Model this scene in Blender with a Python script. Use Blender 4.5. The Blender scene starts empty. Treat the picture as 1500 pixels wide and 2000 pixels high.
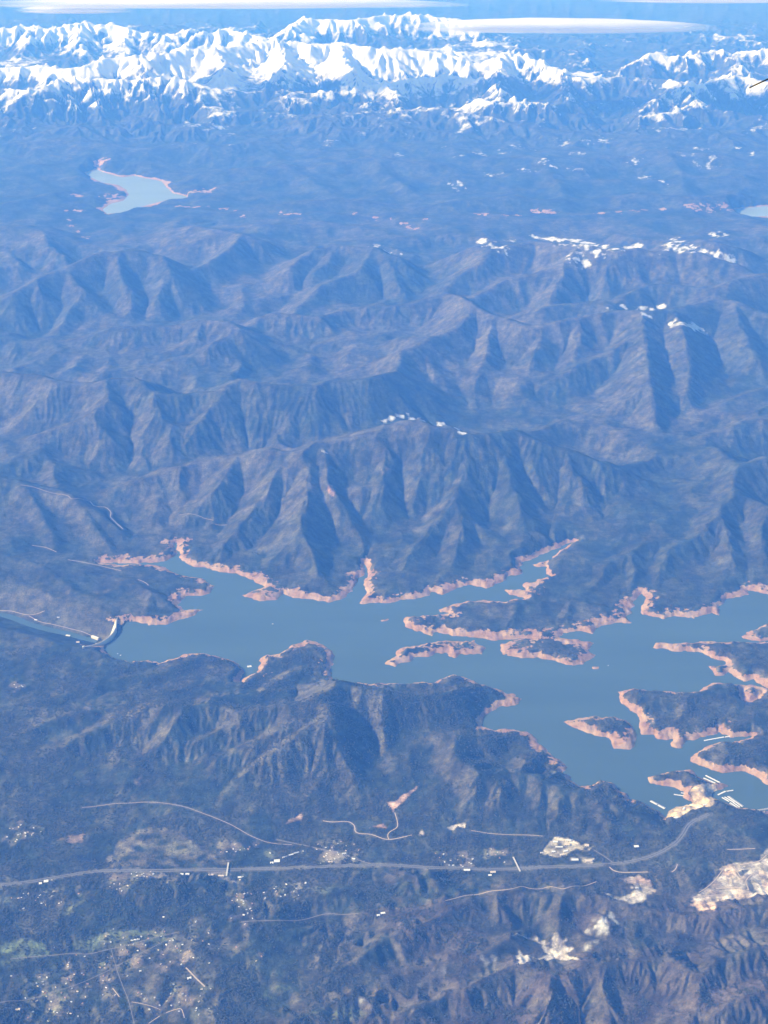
import bpy, bmesh, math, random, time
import numpy as np
from mathutils import Vector
T0 = time.time()
R = math.radians
rng = np.random.default_rng(7)
random.seed(7)

# ------------------------------------------------------------------ camera, sky, sun, exposure
CAM_H = 10000.0          # aircraft height above the reservoir, metres
DIP = R(24.1)            # the view looks this far below the horizontal
F = 3000.0               # focal length in pixels of a 1500 x 2000 frame
SUN_EL, SUN_AZ = R(30), R(-94)     # azimuth from +Y (view direction), negative = left
sc = bpy.context.scene
cam_d = bpy.data.cameras.new('camera')
cam = bpy.data.objects.new('camera', cam_d)
sc.collection.objects.link(cam)
cam_d.sensor_fit = 'VERTICAL'; cam_d.sensor_height = 36.0; cam_d.lens = 36.0 * F / 2000.0
cam_d.clip_start = 1.0; cam_d.clip_end = 600000.0
cam.location = (0, 0, CAM_H); cam.rotation_euler = (math.pi / 2 - DIP, 0, 0)
sc.camera = cam
sc.render.resolution_x, sc.render.resolution_y = 768, 1024

world = bpy.data.worlds.new('World'); sc.world = world; world.use_nodes = True
wn = world.node_tree.nodes; wl = world.node_tree.links
sky = wn.new('ShaderNodeTexSky'); sky.sky_type = 'NISHITA'; sky.sun_disc = False
sky.sun_elevation = SUN_EL; sky.sun_rotation = SUN_AZ; sky.altitude = 2000
wl.new(sky.outputs[0], wn['Background'].inputs[0]); wn['Background'].inputs[1].default_value = 0.082

sun_d = bpy.data.lights.new('sun', 'SUN'); sun_d.energy = 5.0; sun_d.angle = R(0.53); sun_d.color = (1.0, 0.94, 0.86)
sun = bpy.data.objects.new('sun', sun_d); sc.collection.objects.link(sun)
to_sun = Vector((math.sin(SUN_AZ) * math.cos(SUN_EL), math.cos(SUN_AZ) * math.cos(SUN_EL), math.sin(SUN_EL)))
sun.rotation_euler = to_sun.to_track_quat('Z', 'Y').to_euler(); sun.location = (0, 0, 12000)

sc.view_settings.view_transform = 'Standard'; sc.view_settings.look = 'None'
sc.view_settings.gamma = 1.0; sc.view_settings.use_curve_mapping = False
sc.view_settings.exposure = 1.04
sc.cycles.max_bounces = 4; sc.cycles.diffuse_bounces = 2; sc.cycles.volume_bounces = 1
sc.cycles.use_denoising = True

HAZE_DENSITY = 2.25e-5
HAZE_COLOR = (0.085, 0.295, 1.0)

# ------------------------------------------------------------------ small helpers
def put(name, me, mat=None, parent=None, loc=None):
    o = bpy.data.objects.new(name, me); sc.collection.objects.link(o)
    if mat is not None and me is not None and len(me.materials) == 0: me.materials.append(mat)
    if parent: o.parent = parent
    if loc is not None: o.location = loc
    return o
def tag(o, label=None, cat=None, group=None, kind=None):
    if label: o['label'] = label
    if cat: o['category'] = cat
    if group: o['group'] = group
    if kind: o['kind'] = kind
    return o
def mesh_np(name, co, quads=None, tris=None, smooth=False):
    me = bpy.data.meshes.new(name)
    co = np.ascontiguousarray(co, dtype=np.float32)
    f = quads if quads is not None else tris; k = 4 if quads is not None else 3
    f = np.ascontiguousarray(f, dtype=np.int32)
    me.vertices.add(len(co)); me.vertices.foreach_set('co', co.ravel())
    me.loops.add(f.size); me.loops.foreach_set('vertex_index', f.ravel())
    me.polygons.add(len(f)); me.polygons.foreach_set('loop_start', np.arange(0, f.size, k, dtype=np.int32))
    if smooth: me.polygons.foreach_set('use_smooth', np.ones(len(f), dtype=bool))
    me.update(calc_edges=True); me.validate()
    return me

CD, SD = math.cos(DIP), math.sin(DIP)
def ray(px, py):
    a = (px - 750.0) / F; b = (1000.0 - py) / F
    return np.array([a, CD + b * SD, -SD + b * CD])
def at(px, py, z=0.0):                      # the ground point seen at a photo pixel, at height z
    d = ray(px, py); t = (z - CAM_H) / d[2]
    return np.array([d[0] * t, d[1] * t, z])

# value noise from a wrapped random lattice
LAT = rng.random((256, 256)).astype(np.float32)
def vnoise(x, y, seed=0):
    x = x + seed * 37.31; y = y + seed * 91.7
    xi = np.floor(x).astype(np.int64); yi = np.floor(y).astype(np.int64)
    fx = (x - xi).astype(np.float32); fy = (y - yi).astype(np.float32)
    fx = fx * fx * fx * (fx * (fx * 6 - 15) + 10); fy = fy * fy * fy * (fy * (fy * 6 - 15) + 10)
    a = LAT[xi & 255, yi & 255]; b = LAT[(xi + 1) & 255, yi & 255]
    c = LAT[xi & 255, (yi + 1) & 255]; d = LAT[(xi + 1) & 255, (yi + 1) & 255]
    return (a + (b - a) * fx) * (1 - fy) + (c + (d - c) * fx) * fy
def fbm(x, y, wl_, octs, seed=0, gain=0.5):
    s = 0.0; a = 1.0; n = 0.0
    for o in range(octs):
        s = s + a * (vnoise(x / wl_, y / wl_, seed + o * 3) * 2 - 1); n += a; a *= gain; wl_ = wl_ * 0.5
    return s / n

# ------------------------------------------------------------------ the terrain's sheet of points
NC = 900
ys = [9300.0]
Q = 0.00166
while ys[-1] < 82000: ys.append(ys[-1] * (1 + Q))
while ys[-1] < 260000: ys.append(ys[-1] * 1.02)
ys = np.array(ys); NR = len(ys)
def halfw(y): return 0.3125 * (0.913 * y + 4080.0)
uu = np.linspace(-1, 1, NC)
X = (uu[None, :] * halfw(ys)[:, None]).astype(np.float32)
Y = np.repeat(ys[:, None], NC, 1).astype(np.float32)
LY = np.log(ys)

def grid_ij(x, y):
    j = np.interp(np.log(np.maximum(y, ys[0])), LY, np.arange(NR))
    i = (x / halfw(y) + 1) * 0.5 * (NC - 1)
    return np.clip(i, 0, NC - 1.001), np.clip(j, 0, NR - 1.001)
def hgt(x, y):
    i, j = grid_ij(np.asarray(x, float), np.asarray(y, float))
    i0 = i.astype(int); j0 = j.astype(int); fi = i - i0; fj = j - j0
    return (Z[j0, i0] * (1 - fi) + Z[j0, i0 + 1] * fi) * (1 - fj) + (Z[j0 + 1, i0] * (1 - fi) + Z[j0 + 1, i0 + 1] * fi) * fj
def drape(px, py):                          # the terrain point seen at a photo pixel
    d = ray(px, py)
    t = (np.linspace(2600, -200, 500) - CAM_H) / d[2]
    x = d[0] * t; y = d[1] * t; z = CAM_H + d[2] * t
    below = np.nonzero(z <= hgt(x, y))[0]
    k = below[0] if len(below) else len(t) - 1
    lo, hi = t[max(k - 1, 0)], t[k]
    for _ in range(18):
        m = 0.5 * (lo + hi)
        if CAM_H + d[2] * m <= hgt(d[0] * m, d[1] * m): hi = m
        else: lo = m
    return np.array([d[0] * hi, d[1] * hi, float(hgt(d[0] * hi, d[1] * hi))])

# floor levels between the ridges: (photo x, photo y, height)
FLOOR = [(100,1650,25),(400,1660,25),(700,1670,30),(1050,1660,35),(1250,1650,60),(100,1850,20),(300,1950,30),(600,1950,90),
(900,1850,80),(1200,1850,110),(1400,1850,130),(1000,1980,70),(1400,1980,90),(200,1550,45),(500,1560,55),(800,1600,50),(1150,1600,60),
(200,1450,80),(300,1150,25),(700,1200,15),(1200,1250,15),(1400,1400,15),(1300,1150,25),(1100,1000,50),(30,1150,60),(150,1000,60),(50,1050,80),
(300,850,170),(100,900,140),(500,800,260),(800,760,270),(1300,800,170),(1250,900,80),(760,1000,60),(320,1030,20),(200,690,240),(500,680,350),(900,700,330),(1300,700,330),
(100,600,320),(400,570,400),(700,560,420),(1000,560,500),(1400,560,600),(100,480,450),(500,460,480),(900,460,560),(1450,470,650),
(260,375,380),(320,380,385),(400,390,420),(700,400,450),(1100,400,470),(1450,410,400),(300,300,560),(700,300,640),(1100,300,700),(1400,300,740),
(100,230,820),(400,230,900),(700,250,880),(1000,270,840),(1300,260,840),(100,112,850),(500,120,1250),(900,110,1150),(1200,130,850),(1400,110,850),
(1100,70,650),(300,20,600),(900,5,600),(1400,20,600),(-200,1200,20),(-200,1700,30),(1700,1700,200),(1700,1200,30),(-200,700,250),(1700,700,350),(-200,300,500),(1700,300,650)]
FLOOR = [(a, b, c * 0.62 if 520 < b < 960 and c > 100 else c) for a, b, c in FLOOR]
fp = np.array([np.append(at(a, b, c)[:2], c) for a, b, c in FLOOR])
num = np.zeros_like(X); den = np.zeros_like(X)
for fx, fy, fz in fp:
    w = 1.0 / ((np.log(Y / fy) * 9000) ** 2 + ((X / (Y + 4000) - fx / (fy + 4000)) * 9000) ** 2 + 250.0 ** 2) ** 1.5
    num += w * fz; den += w
Zf = num / den

# ridge lines: photo x, photo y, height above the reservoir
def P(s): return [tuple(float(v) for v in p.split(',')) for p in s.split()]
RIDGES = """
25,565,900 67,540,1000 117,520,1080 157,503,1150 200,485,1210 267,483,1200 317,493,1120 333,530,950
130,530,1000 165,565,820 140,600,600 115,640,400
230,490,1150 240,550,850 260,565,780 255,600,560
317,493,1100 330,525,950 300,590,600
67,540,1000 78,565,850 80,585,700
343,457,850 377,437,960 423,445,1000 477,452,1020 497,457,1000
477,452,1000 450,480,950 400,510,850 350,540,700
-40,445,800 0,440,850 50,438,900 85,450,880 100,480,750 130,500,650
127,660,450 183,643,600 227,635,680 283,633,680 350,628,720 400,618,800 450,623,830 467,633,820
400,618,780 383,660,600 300,690,430 250,715,320
467,633,800 400,673,650 333,697,500 253,727,340
283,633,680 260,670,480 225,700,330
-60,722,800 0,720,850 40,723,870 77,725,880 117,742,850 150,743,850 200,735,920 227,732,950 257,733,940 297,760,850 333,763,840 373,758,850 433,757,870 467,733,950 500,738,950 550,745,900 610,750,880 640,738,900 707,732,900 777,720,820
210,737,920 203,753,860 210,780,760 180,810,650 110,830,520 60,850,420 20,873,280
173,817,620 207,840,500 267,862,330 287,907,180
297,760,850 310,810,650 333,823,600 333,850,480 327,893,260
433,757,870 400,800,650 383,827,550 353,877,330
77,725,880 90,760,700 70,790,560 35,815,400
500,738,940 520,780,700 505,815,500
610,750,880 590,790,620 560,830,450
202,967,170 217,950,260 267,930,370 333,907,480 350,900,510 417,885,570 467,877,630 500,875,690 533,872,760 583,875,820 623,855,880 683,845,930 733,837,980 753,820,1030 783,815,1060 820,818,1080 843,830,1050 870,828,1040 900,842,1000 933,843,960 1000,833,900 1043,853,840 1100,870,720 1160,893,580 1213,917,440 1253,937,310 1290,975,110
350,907,490 347,933,380 360,967,250 317,1017,80
467,877,630 417,957,420 367,983,280 343,1007,140
543,907,640 520,960,480 480,1010,320 440,1060,180 405,1092,70
583,875,820 600,900,720 597,947,580 597,970,520 587,1000,450 593,1037,360 600,1065,280 615,1110,170 648,1155,50
593,1037,360 545,1080,190 510,1112,70
623,855,880 635,900,700 643,953,530 673,993,380 700,1033,220 707,1070,110
700,947,520 733,993,330 750,1020,180
783,815,1050 760,870,800 747,913,640 743,960,480 785,1003,200
820,818,1060 830,880,740 815,940,500 800,985,300
900,842,1000 915,890,760 910,930,580 887,963,480 850,1015,330 800,1085,170 762,1155,40
887,963,470 935,1030,250 990,1065,130 1018,1088,50
890,965,460 900,1030,300 885,1095,150 850,1145,50
1000,833,900 990,890,680 1000,950,500 1020,1000,330 1060,1042,130 1080,1062,50
1100,870,720 1120,920,500 1150,970,300 1180,1010,120
680,767,640 710,750,690 740,740,730 767,742,720 777,777,560
1267,877,180 1317,863,270 1423,833,450 1480,810,550 1540,800,600
1333,833,260 1407,803,400 1473,793,520 1540,770,560
1390,795,350 1440,770,450 1500,753,540 1560,740,600
1253,913,130 1330,885,300 1397,870,430 1427,897,480 1447,907,520 1433,927,480 1440,957,450 1413,990,380 1375,1030,300 1345,1050,260 1305,1075,210 1295,1100,150 1280,1135,90
1447,907,520 1500,890,560 1560,880,600
1440,957,450 1500,985,400 1560,1000,380
1410,990,380 1420,1040,270 1430,1090,180 1440,1128,80
1500,985,400 1490,1050,250 1490,1110,120
1345,1050,250 1290,1050,230 1230,1075,200 1185,1100,160 1175,1125,110 1150,1150,60
1290,1050,230 1220,1055,120 1160,1065,80 1120,1082,60
1230,1075,200 1240,1120,120 1225,1160,50
1120,1110,60 1080,1135,60 1050,1150,50
830,1205,50 870,1192,60 900,1184,80 960,1176,110 1010,1172,130 1060,1172,130 1120,1172,120 1180,1178,100 1220,1190,60
1010,1172,130 1000,1200,90 985,1230,50
1120,1172,120 1110,1200,80 1100,1225,45
1000,1268,50 1050,1262,80 1100,1262,80 1140,1270,60
790,1275,48 830,1264,60 900,1262,60 930,1262,52
350,1200,60 340,1175,90 300,1150,120 250,1130,130 200,1115,120
390,1140,70 350,1128,80 320,1118,60 250,1108,70
250,1130,130 200,1160,130 150,1150,140 100,1120,150 50,1090,170 0,1080,190
300,1150,120 290,1190,80 240,1195,60
240,1033,150 200,1000,250 150,970,320 100,950,380 40,935,430 -40,925,480
150,970,320 180,1020,200 220,1070,80
40,935,430 80,1000,260 110,1060,140
490,1168,52 530,1158,70
500,617,640 540,607,700 625,612,690
567,523,850 593,497,950 613,483,1010 663,472,1060 733,477,1100 747,485,1100 777,498,1020 800,520,880
733,480,1090 713,507,1000 707,523,930 630,550,780 577,600,560
747,485,1100 777,543,760 790,570,620
663,472,1050 640,510,880 600,540,700
633,612,620 683,593,710 733,587,760 767,588,770 833,575,830 880,568,870 913,583,950
780,653,730 850,655,800 890,640,830 920,610,900 913,583,960 957,610,940 1000,617,950 1027,627,940 1060,627,930 1133,617,970 1207,600,1050 1253,602,1110 1303,595,1090 1360,590,1060 1400,580,1070 1433,583,1060 1500,607,1000 1560,620,980
850,655,800 777,685,750 783,703,700 773,727,620 713,745,480
847,655,790 837,697,600 850,727,450
957,610,930 957,653,740 943,703,550 930,740,400
1060,627,920 1050,670,700 1030,720,450
1133,617,960 1130,660,740 1117,713,500
1253,602,1110 1253,640,960 1263,667,880 1263,703,780 1267,743,680 1275,785,540 1283,823,400 1283,862,200
1253,640,950 1190,680,720 1130,710,560 1050,750,380
1267,743,680 1230,770,540 1160,795,330
1320,605,1060 1340,680,800 1350,720,650 1340,770,450
1433,583,1060 1450,640,850 1480,690,680
1043,597,830 1060,593,880 1167,578,950 1187,587,920
1207,577,900 1267,553,1000 1300,550,1020 1367,557,1050 1393,563,1050 1450,543,1110 1500,527,1160 1560,520,1180
933,473,1250 967,480,1290 1000,470,1330 1050,463,1360 1100,470,1370 1143,473,1400 1200,485,1370 1250,480,1350 1290,490,1290 1310,467,1420 1347,480,1370 1400,500,1280 1443,512,1180
963,490,1230 930,515,1080 900,533,950 870,555,800
1050,463,1340 1117,503,1200 1060,522,1080 1000,538,950 930,572,800
1143,473,1390 1100,510,1160 1090,545,960 1075,580,780
1150,490,1250 1180,545,900 1195,572,750
1250,480,1330 1240,520,1080 1255,548,900
1310,467,1410 1300,503,1200 1360,523,1060 1390,555,900
1370,460,1150 1400,468,1130 1440,475,1050
0,395,620 60,385,680 120,370,690
450,440,640 520,435,720 620,430,740 700,436,690
480,400,680 560,392,760 650,385,800 740,392,740
820,400,700 900,385,820 1000,380,850 1100,388,780
1150,385,740 1250,375,850 1350,380,830 1440,375,780
400,335,740 470,325,850 560,318,900
620,320,840 720,305,960 830,312,950 900,325,840
950,310,880 1060,300,980 1160,308,940
1200,300,940 1300,290,1050 1420,300,980
0,280,800 100,268,910 200,275,870
260,290,800 340,275,920 430,280,950 520,270,980
560,318,880 600,345,740 640,370,660
720,305,940 760,340,790 800,370,680
1060,300,960 1080,340,800 1100,375,700
1300,290,1040 1330,330,850 1340,365,740
205,408,500 250,402,560 330,400,600 400,405,600 440,415,590 480,430,540
550,428,560 620,415,620 700,420,610 760,415,600
800,430,600 870,418,650 950,415,680 1050,425,640
1100,420,640 1200,410,660 1300,418,640 1400,430,680 1500,435,700
60,420,520 110,395,560 180,372,560 240,380,470
-40,300,650 80,320,640 160,335,560
430,360,600 520,350,680 640,335,760
700,380,560 820,350,700 950,340,760
1000,370,640 1150,350,720 1300,345,780 1450,340,820
-30,165,1650 0,165,1700 40,170,1720 75,172,1760 115,150,1900 165,145,1920 225,145,1930 280,145,1920 320,140,1960 365,150,1900 400,160,1780 465,172,1500
115,150,1900 130,185,1500 150,215,1150
165,145,1900 190,185,1480 200,225,1080
280,145,1900 290,180,1500 320,215,1150
365,150,1880 365,185,1450 355,210,1180
40,170,1700 30,200,1380 10,225,1120
-30,125,1700 0,122,1750 75,120,1800 110,128,1800 165,120,1950 215,102,2120 260,100,2150 310,100,2180 370,85,2300 425,90,2260 480,75,2350 540,70,2380 600,75,2330 660,75,2320 710,82,2300 750,88,2280 810,86,2260 875,95,2150 920,110,1950
260,100,2150 280,125,1900 290,140,1750
425,90,2250 440,130,1950 450,160,1600
540,70,2350 560,115,2050 540,150,1700 500,175,1450 440,205,1150
660,75,2300 680,120,2000 700,155,1700
440,205,1150 500,176,1400 560,170,1480 620,172,1520 680,165,1580 750,152,1700 825,142,1800 880,138,1820 940,150,1750
530,190,1330 555,180,1480 600,190,1360 640,205,1150
555,180,1480 570,210,1180 585,225,980
675,200,1350 715,192,1450 735,215,1200 745,232,1020
765,215,1280 825,200,1500 860,200,1520 915,215,1420 975,225,1300 1020,250,1050
860,200,1520 870,230,1180 850,248,980
915,215,1420 930,245,1050 900,258,950
935,190,1500 975,195,1560 1035,190,1600 1090,200,1500 1150,220,1250
1035,190,1600 1060,225,1250 1090,245,1000
750,152,1700 780,180,1500 765,215,1280
950,110,1950 985,102,2050 1025,102,2050 1090,125,1850 1130,145,1650 1175,140,1650 1230,140,1650 1300,145,1650 1340,155,1600
985,102,2030 970,145,1750 975,190,1500
1090,125,1830 1110,165,1500 1100,195,1400
1210,230,1150 1270,212,1400 1325,210,1430 1375,200,1480 1440,210,1350 1500,225,1250
1270,212,1400 1240,245,1080 1215,262,950
1280,190,1450 1340,160,1750 1400,150,1800 1435,140,1850 1500,150,1750 1560,160,1650
1340,160,1750 1350,185,1500 1375,200,1450
1370,250,1120 1400,252,1100 1440,285,950
1250,110,1750 1280,95,1880 1340,100,1850 1400,90,1900 1450,120,1700
1280,95,1880 1290,120,1550 1270,135,1400
-40,50,2000 0,47,2050 45,42,2100 100,47,2080 160,36,2180 210,37,2180 250,47,2080 295,62,1920 340,80,1750
45,42,2100 60,75,1700 40,95,1450
160,36,2180 150,75,1750 170,95,1500
250,47,2050 240,80,1700 260,95,1450
325,65,1880 365,50,2050 395,60,1950
405,62,1950 445,47,2150 480,57,2050 515,65,1950
570,47,1900 600,27,2050 675,30,2050 725,25,2080 750,20,2120 815,18,2120 915,30,1950
1450,90,1750 1500,88,1850 1560,80,1800
193,1297,40 267,1295,60 293,1292,80 313,1298,60 333,1293,80 393,1283,125 433,1288,115 473,1307,70
393,1283,120 430,1310,90 480,1330,90
30,1285,60 60,1278,90 100,1277,95 140,1278,75 180,1270,40
-40,1455,140 0,1443,150 67,1423,200 110,1397,230 183,1380,260 250,1372,290
133,1447,200 187,1417,270 233,1390,330 287,1373,380 320,1372,400 367,1377,390 417,1370,400 433,1377,385 500,1382,400 567,1373,430 617,1368,450 643,1380,440 643,1403,430
643,1403,430 633,1430,380 633,1453,320 647,1493,200
567,1385,420 567,1430,330 530,1460,230 500,1487,150
640,1404,430 600,1430,385 560,1455,320 520,1483,235 480,1515,150 440,1540,90
600,1395,425 550,1420,370 500,1447,290 455,1468,225 390,1490,155 340,1512,100
500,1385,400 450,1410,340 400,1440,260 350,1465,185 300,1490,120
367,1380,390 345,1410,325 320,1440,245 290,1465,170 240,1490,120
290,1376,380 230,1397,315 180,1422,250 130,1450,200 70,1472,150 0,1500,100
183,1380,270 110,1400,235 50,1425,185 -20,1445,140
640,1404,420 652,1440,340 668,1480,235 690,1520,150 700,1560,90
560,1505,180 500,1537,120 430,1562,80
620,1535,160 570,1568,100
455,1468,220 470,1500,150
393,1283,125 330,1305,135 250,1320,145 180,1337,155 110,1352,155 30,1367,145
480,1340,130 400,1335,170 320,1345,200 240,1352,200 170,1367,190
560,1345,180 480,1355,240 420,1360,300
617,1368,440 627,1360,430 663,1330,400 707,1343,400 753,1348,385 833,1355,320 867,1352,300 900,1340,240 927,1333,200 960,1350,120 977,1367,60
747,1357,370 747,1413,230 763,1473,110
833,1355,310 840,1400,180
867,1352,290 900,1390,130
833,1440,150 867,1430,220 897,1428,245 943,1433,200 990,1430,120 1030,1440,70
897,1428,240 890,1470,225 933,1497,260 943,1503,260 933,1533,180 903,1580,90
943,1503,260 1010,1500,220 1060,1520,200 1130,1545,190 1190,1560,170 1250,1585,140 1300,1610,90
1010,1500,220 1040,1470,120 1065,1470,70
1060,1520,200 1090,1505,100
1060,1520,190 1050,1570,110
1130,1545,190 1160,1535,110 1190,1535,80
530,1290,60 570,1275,90 610,1260,90 640,1275,80
600,1300,110 560,1320,130 520,1345,150
1230,1362,60 1280,1362,110 1340,1358,120 1390,1345,110 1440,1350,90
1340,1358,120 1330,1395,80 1310,1425,50
1130,1412,50 1170,1410,62 1220,1415,55
1370,1478,55 1420,1470,85 1480,1455,110 1540,1450,120
1300,1515,48 1350,1515,58
1300,1262,48 1380,1265,60 1450,1280,95 1520,1290,110
1380,1310,48 1400,1308,50
1400,1580,70 1450,1595,110 1520,1600,130
1370,1625,80 1420,1625,130 1480,1640,150 1540,1650,160
-20,1340,110 60,1322,150 120,1330,150 190,1322,120 240,1312,90
-20,1385,130 50,1372,170 110,1360,180 160,1345,160
60,1372,160 90,1400,110
-20,1512,80 60,1492,120 120,1486,130 180,1500,100 230,1520,70
20,1570,60 80,1548,95 150,1540,110 220,1548,85
230,1470,170 270,1490,130 300,1520,90
400,1480,170 440,1510,130 470,1550,90
560,1470,200 560,1520,140 590,1560,100
700,1450,200 690,1500,150 720,1545,100
800,1480,150 810,1530,110
980,1530,190 970,1580,110
1100,1560,170 1090,1600,100
1180,1590,150 1190,1630,90
125,1755,70 165,1738,110 200,1735,140 250,1730,160 300,1727,175 350,1722,190 400,1725,165 430,1745,110 470,1770,60
300,1727,170 290,1770,90
350,1722,185 345,1765,100
200,1735,140 190,1790,70
360,1785,70 400,1780,80 440,1790,60
740,1738,70 783,1712,150 800,1704,185 833,1705,175 883,1725,110
800,1704,180 790,1745,90
833,1705,170 850,1745,100
700,1785,90 790,1775,130 860,1763,165 910,1748,190 985,1738,210 1050,1740,220 1100,1737,225 1170,1742,215 1240,1768,225 1350,1782,250 1400,1785,290 1450,1770,320 1500,1762,335 1560,1750,340
1090,1745,220 1090,1790,185 1075,1825,150
960,1750,205 975,1790,150
567,1907,120 683,1877,160 767,1833,200 850,1793,200 910,1770,190
800,1890,120 860,1875,150 933,1860,180 1000,1830,190
683,1877,160 690,1910,100
767,1833,200 790,1870,130
1540,1830,430 1493,1847,420 1433,1867,400 1360,1907,360 1367,1960,310 1333,1997,260
1360,1907,360 1300,1870,330 1200,1880,320 1100,1900,300 1000,1890,260 900,1930,240 800,1960,220 700,1975,150
1100,1900,300 1083,1940,270 1060,1990,200
1200,1880,310 1170,1930,260 1200,1990,200
1500,1940,400 1450,1950,385 1400,1975,330
1433,1867,400 1470,1910,310
1000,1890,260 960,1940,200
1180,1800,250 1190,1830,230 1150,1845,220
"""
Z = Zf.copy()
# untraced low spurs between the traced ridges
rug = np.interp(Y, [9000, 12300, 13300, 14300, 16000, 18000, 19500, 24000, 36000, 38500, 47000, 52000, 80000], [150, 110, 18, 55, 85, 45, 40, 230, 270, 120, 120, 360, 360])
qx_ = X + 300 * fbm(X, Y, 1400, 2, 33); qy_ = Y + 300 * fbm(X, Y, 1400, 2, 34)
fr = np.clip((Y - 46000) / 6000, 0, 1)
rg = (1 - np.abs(fbm(qx_, qy_, 1900, 5, 30, 0.48)) * 2.4) * (1 - fr) + (1 - np.abs(fbm(qx_, qy_, 3000, 5, 31, 0.52)) * 2.4) * fr
Z = Z + rug * np.clip(rg, -0.2, 1)
wx = X + 70 * fbm(X, Y, 900, 3, 1) + 22 * fbm(X, Y, 260, 2, 5)
wy = Y + 70 * fbm(X, Y, 900, 3, 2) + 22 * fbm(X, Y, 260, 2, 6)
def tent(p, q):
    s = (0.52 if p[1] < 13100 else 0.56) if p[1] < 18300 else (0.60 if p[1] < 37500 else (0.34 if p[1] < 50500 else 0.60))
    hm = max(p[2], q[2]); reach = (hm + 150) / s + 400
    y0, y1 = min(p[1], q[1]) - reach, max(p[1], q[1]) + reach
    j0, j1 = np.searchsorted(ys, y0), np.searchsorted(ys, y1)
    if j1 <= j0: return
    hw = halfw(ys[j0]); hw1 = halfw(ys[min(j1, NR - 1)])
    xa, xb = min(p[0], q[0]) - reach, max(p[0], q[0]) + reach
    ia = int(np.clip((min(xa / hw, xa / hw1) + 1) / 2 * NC, 0, NC)); ib = int(np.clip((max(xb / hw, xb / hw1) + 1) / 2 * NC + 1, 0, NC))
    if ib <= ia: return
    sl = (slice(j0, j1), slice(ia, ib))
    dx, dy = q[0] - p[0], q[1] - p[1]; L2 = dx * dx + dy * dy + 1e-6
    t = np.clip(((wx[sl] - p[0]) * dx + (wy[sl] - p[1]) * dy) / L2, 0, 1)
    d = np.hypot(wx[sl] - p[0] - t * dx, wy[sl] - p[1] - t * dy)
    h = p[2] + t * (q[2] - p[2])
    v = h - s * np.sqrt(d * d + 35.0 ** 2) * (1 - 0.18 * np.clip(d / 2500, 0, 1)) + s * 35
    a = Z[sl]; k = 30.0                                   # soft maximum so saddles and spur feet are rounded
    e = np.clip(0.5 + 0.5 * (v - a) / k, 0, 1)
    Z[sl] = a * (1 - e) + v * e + k * e * (1 - e) * 0.5
for line in RIDGES.strip().splitlines():
    pts = [at(*p) for p in P(line)]
    for p, q in zip(pts[:-1], pts[1:]): tent(p, q)
# far ranges beyond the traced ones
far = np.clip((Y - 74000) / 6000, 0, 1)
rid = 1 - np.abs(fbm(X, Y, 9000, 4, 40))
Z = np.where(far > 0, np.maximum(Z, far * (300 + 1100 * np.clip(rid - 0.6, 0, 1) * 1.6)), Z)
print('ridges', time.time() - T0)

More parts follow.
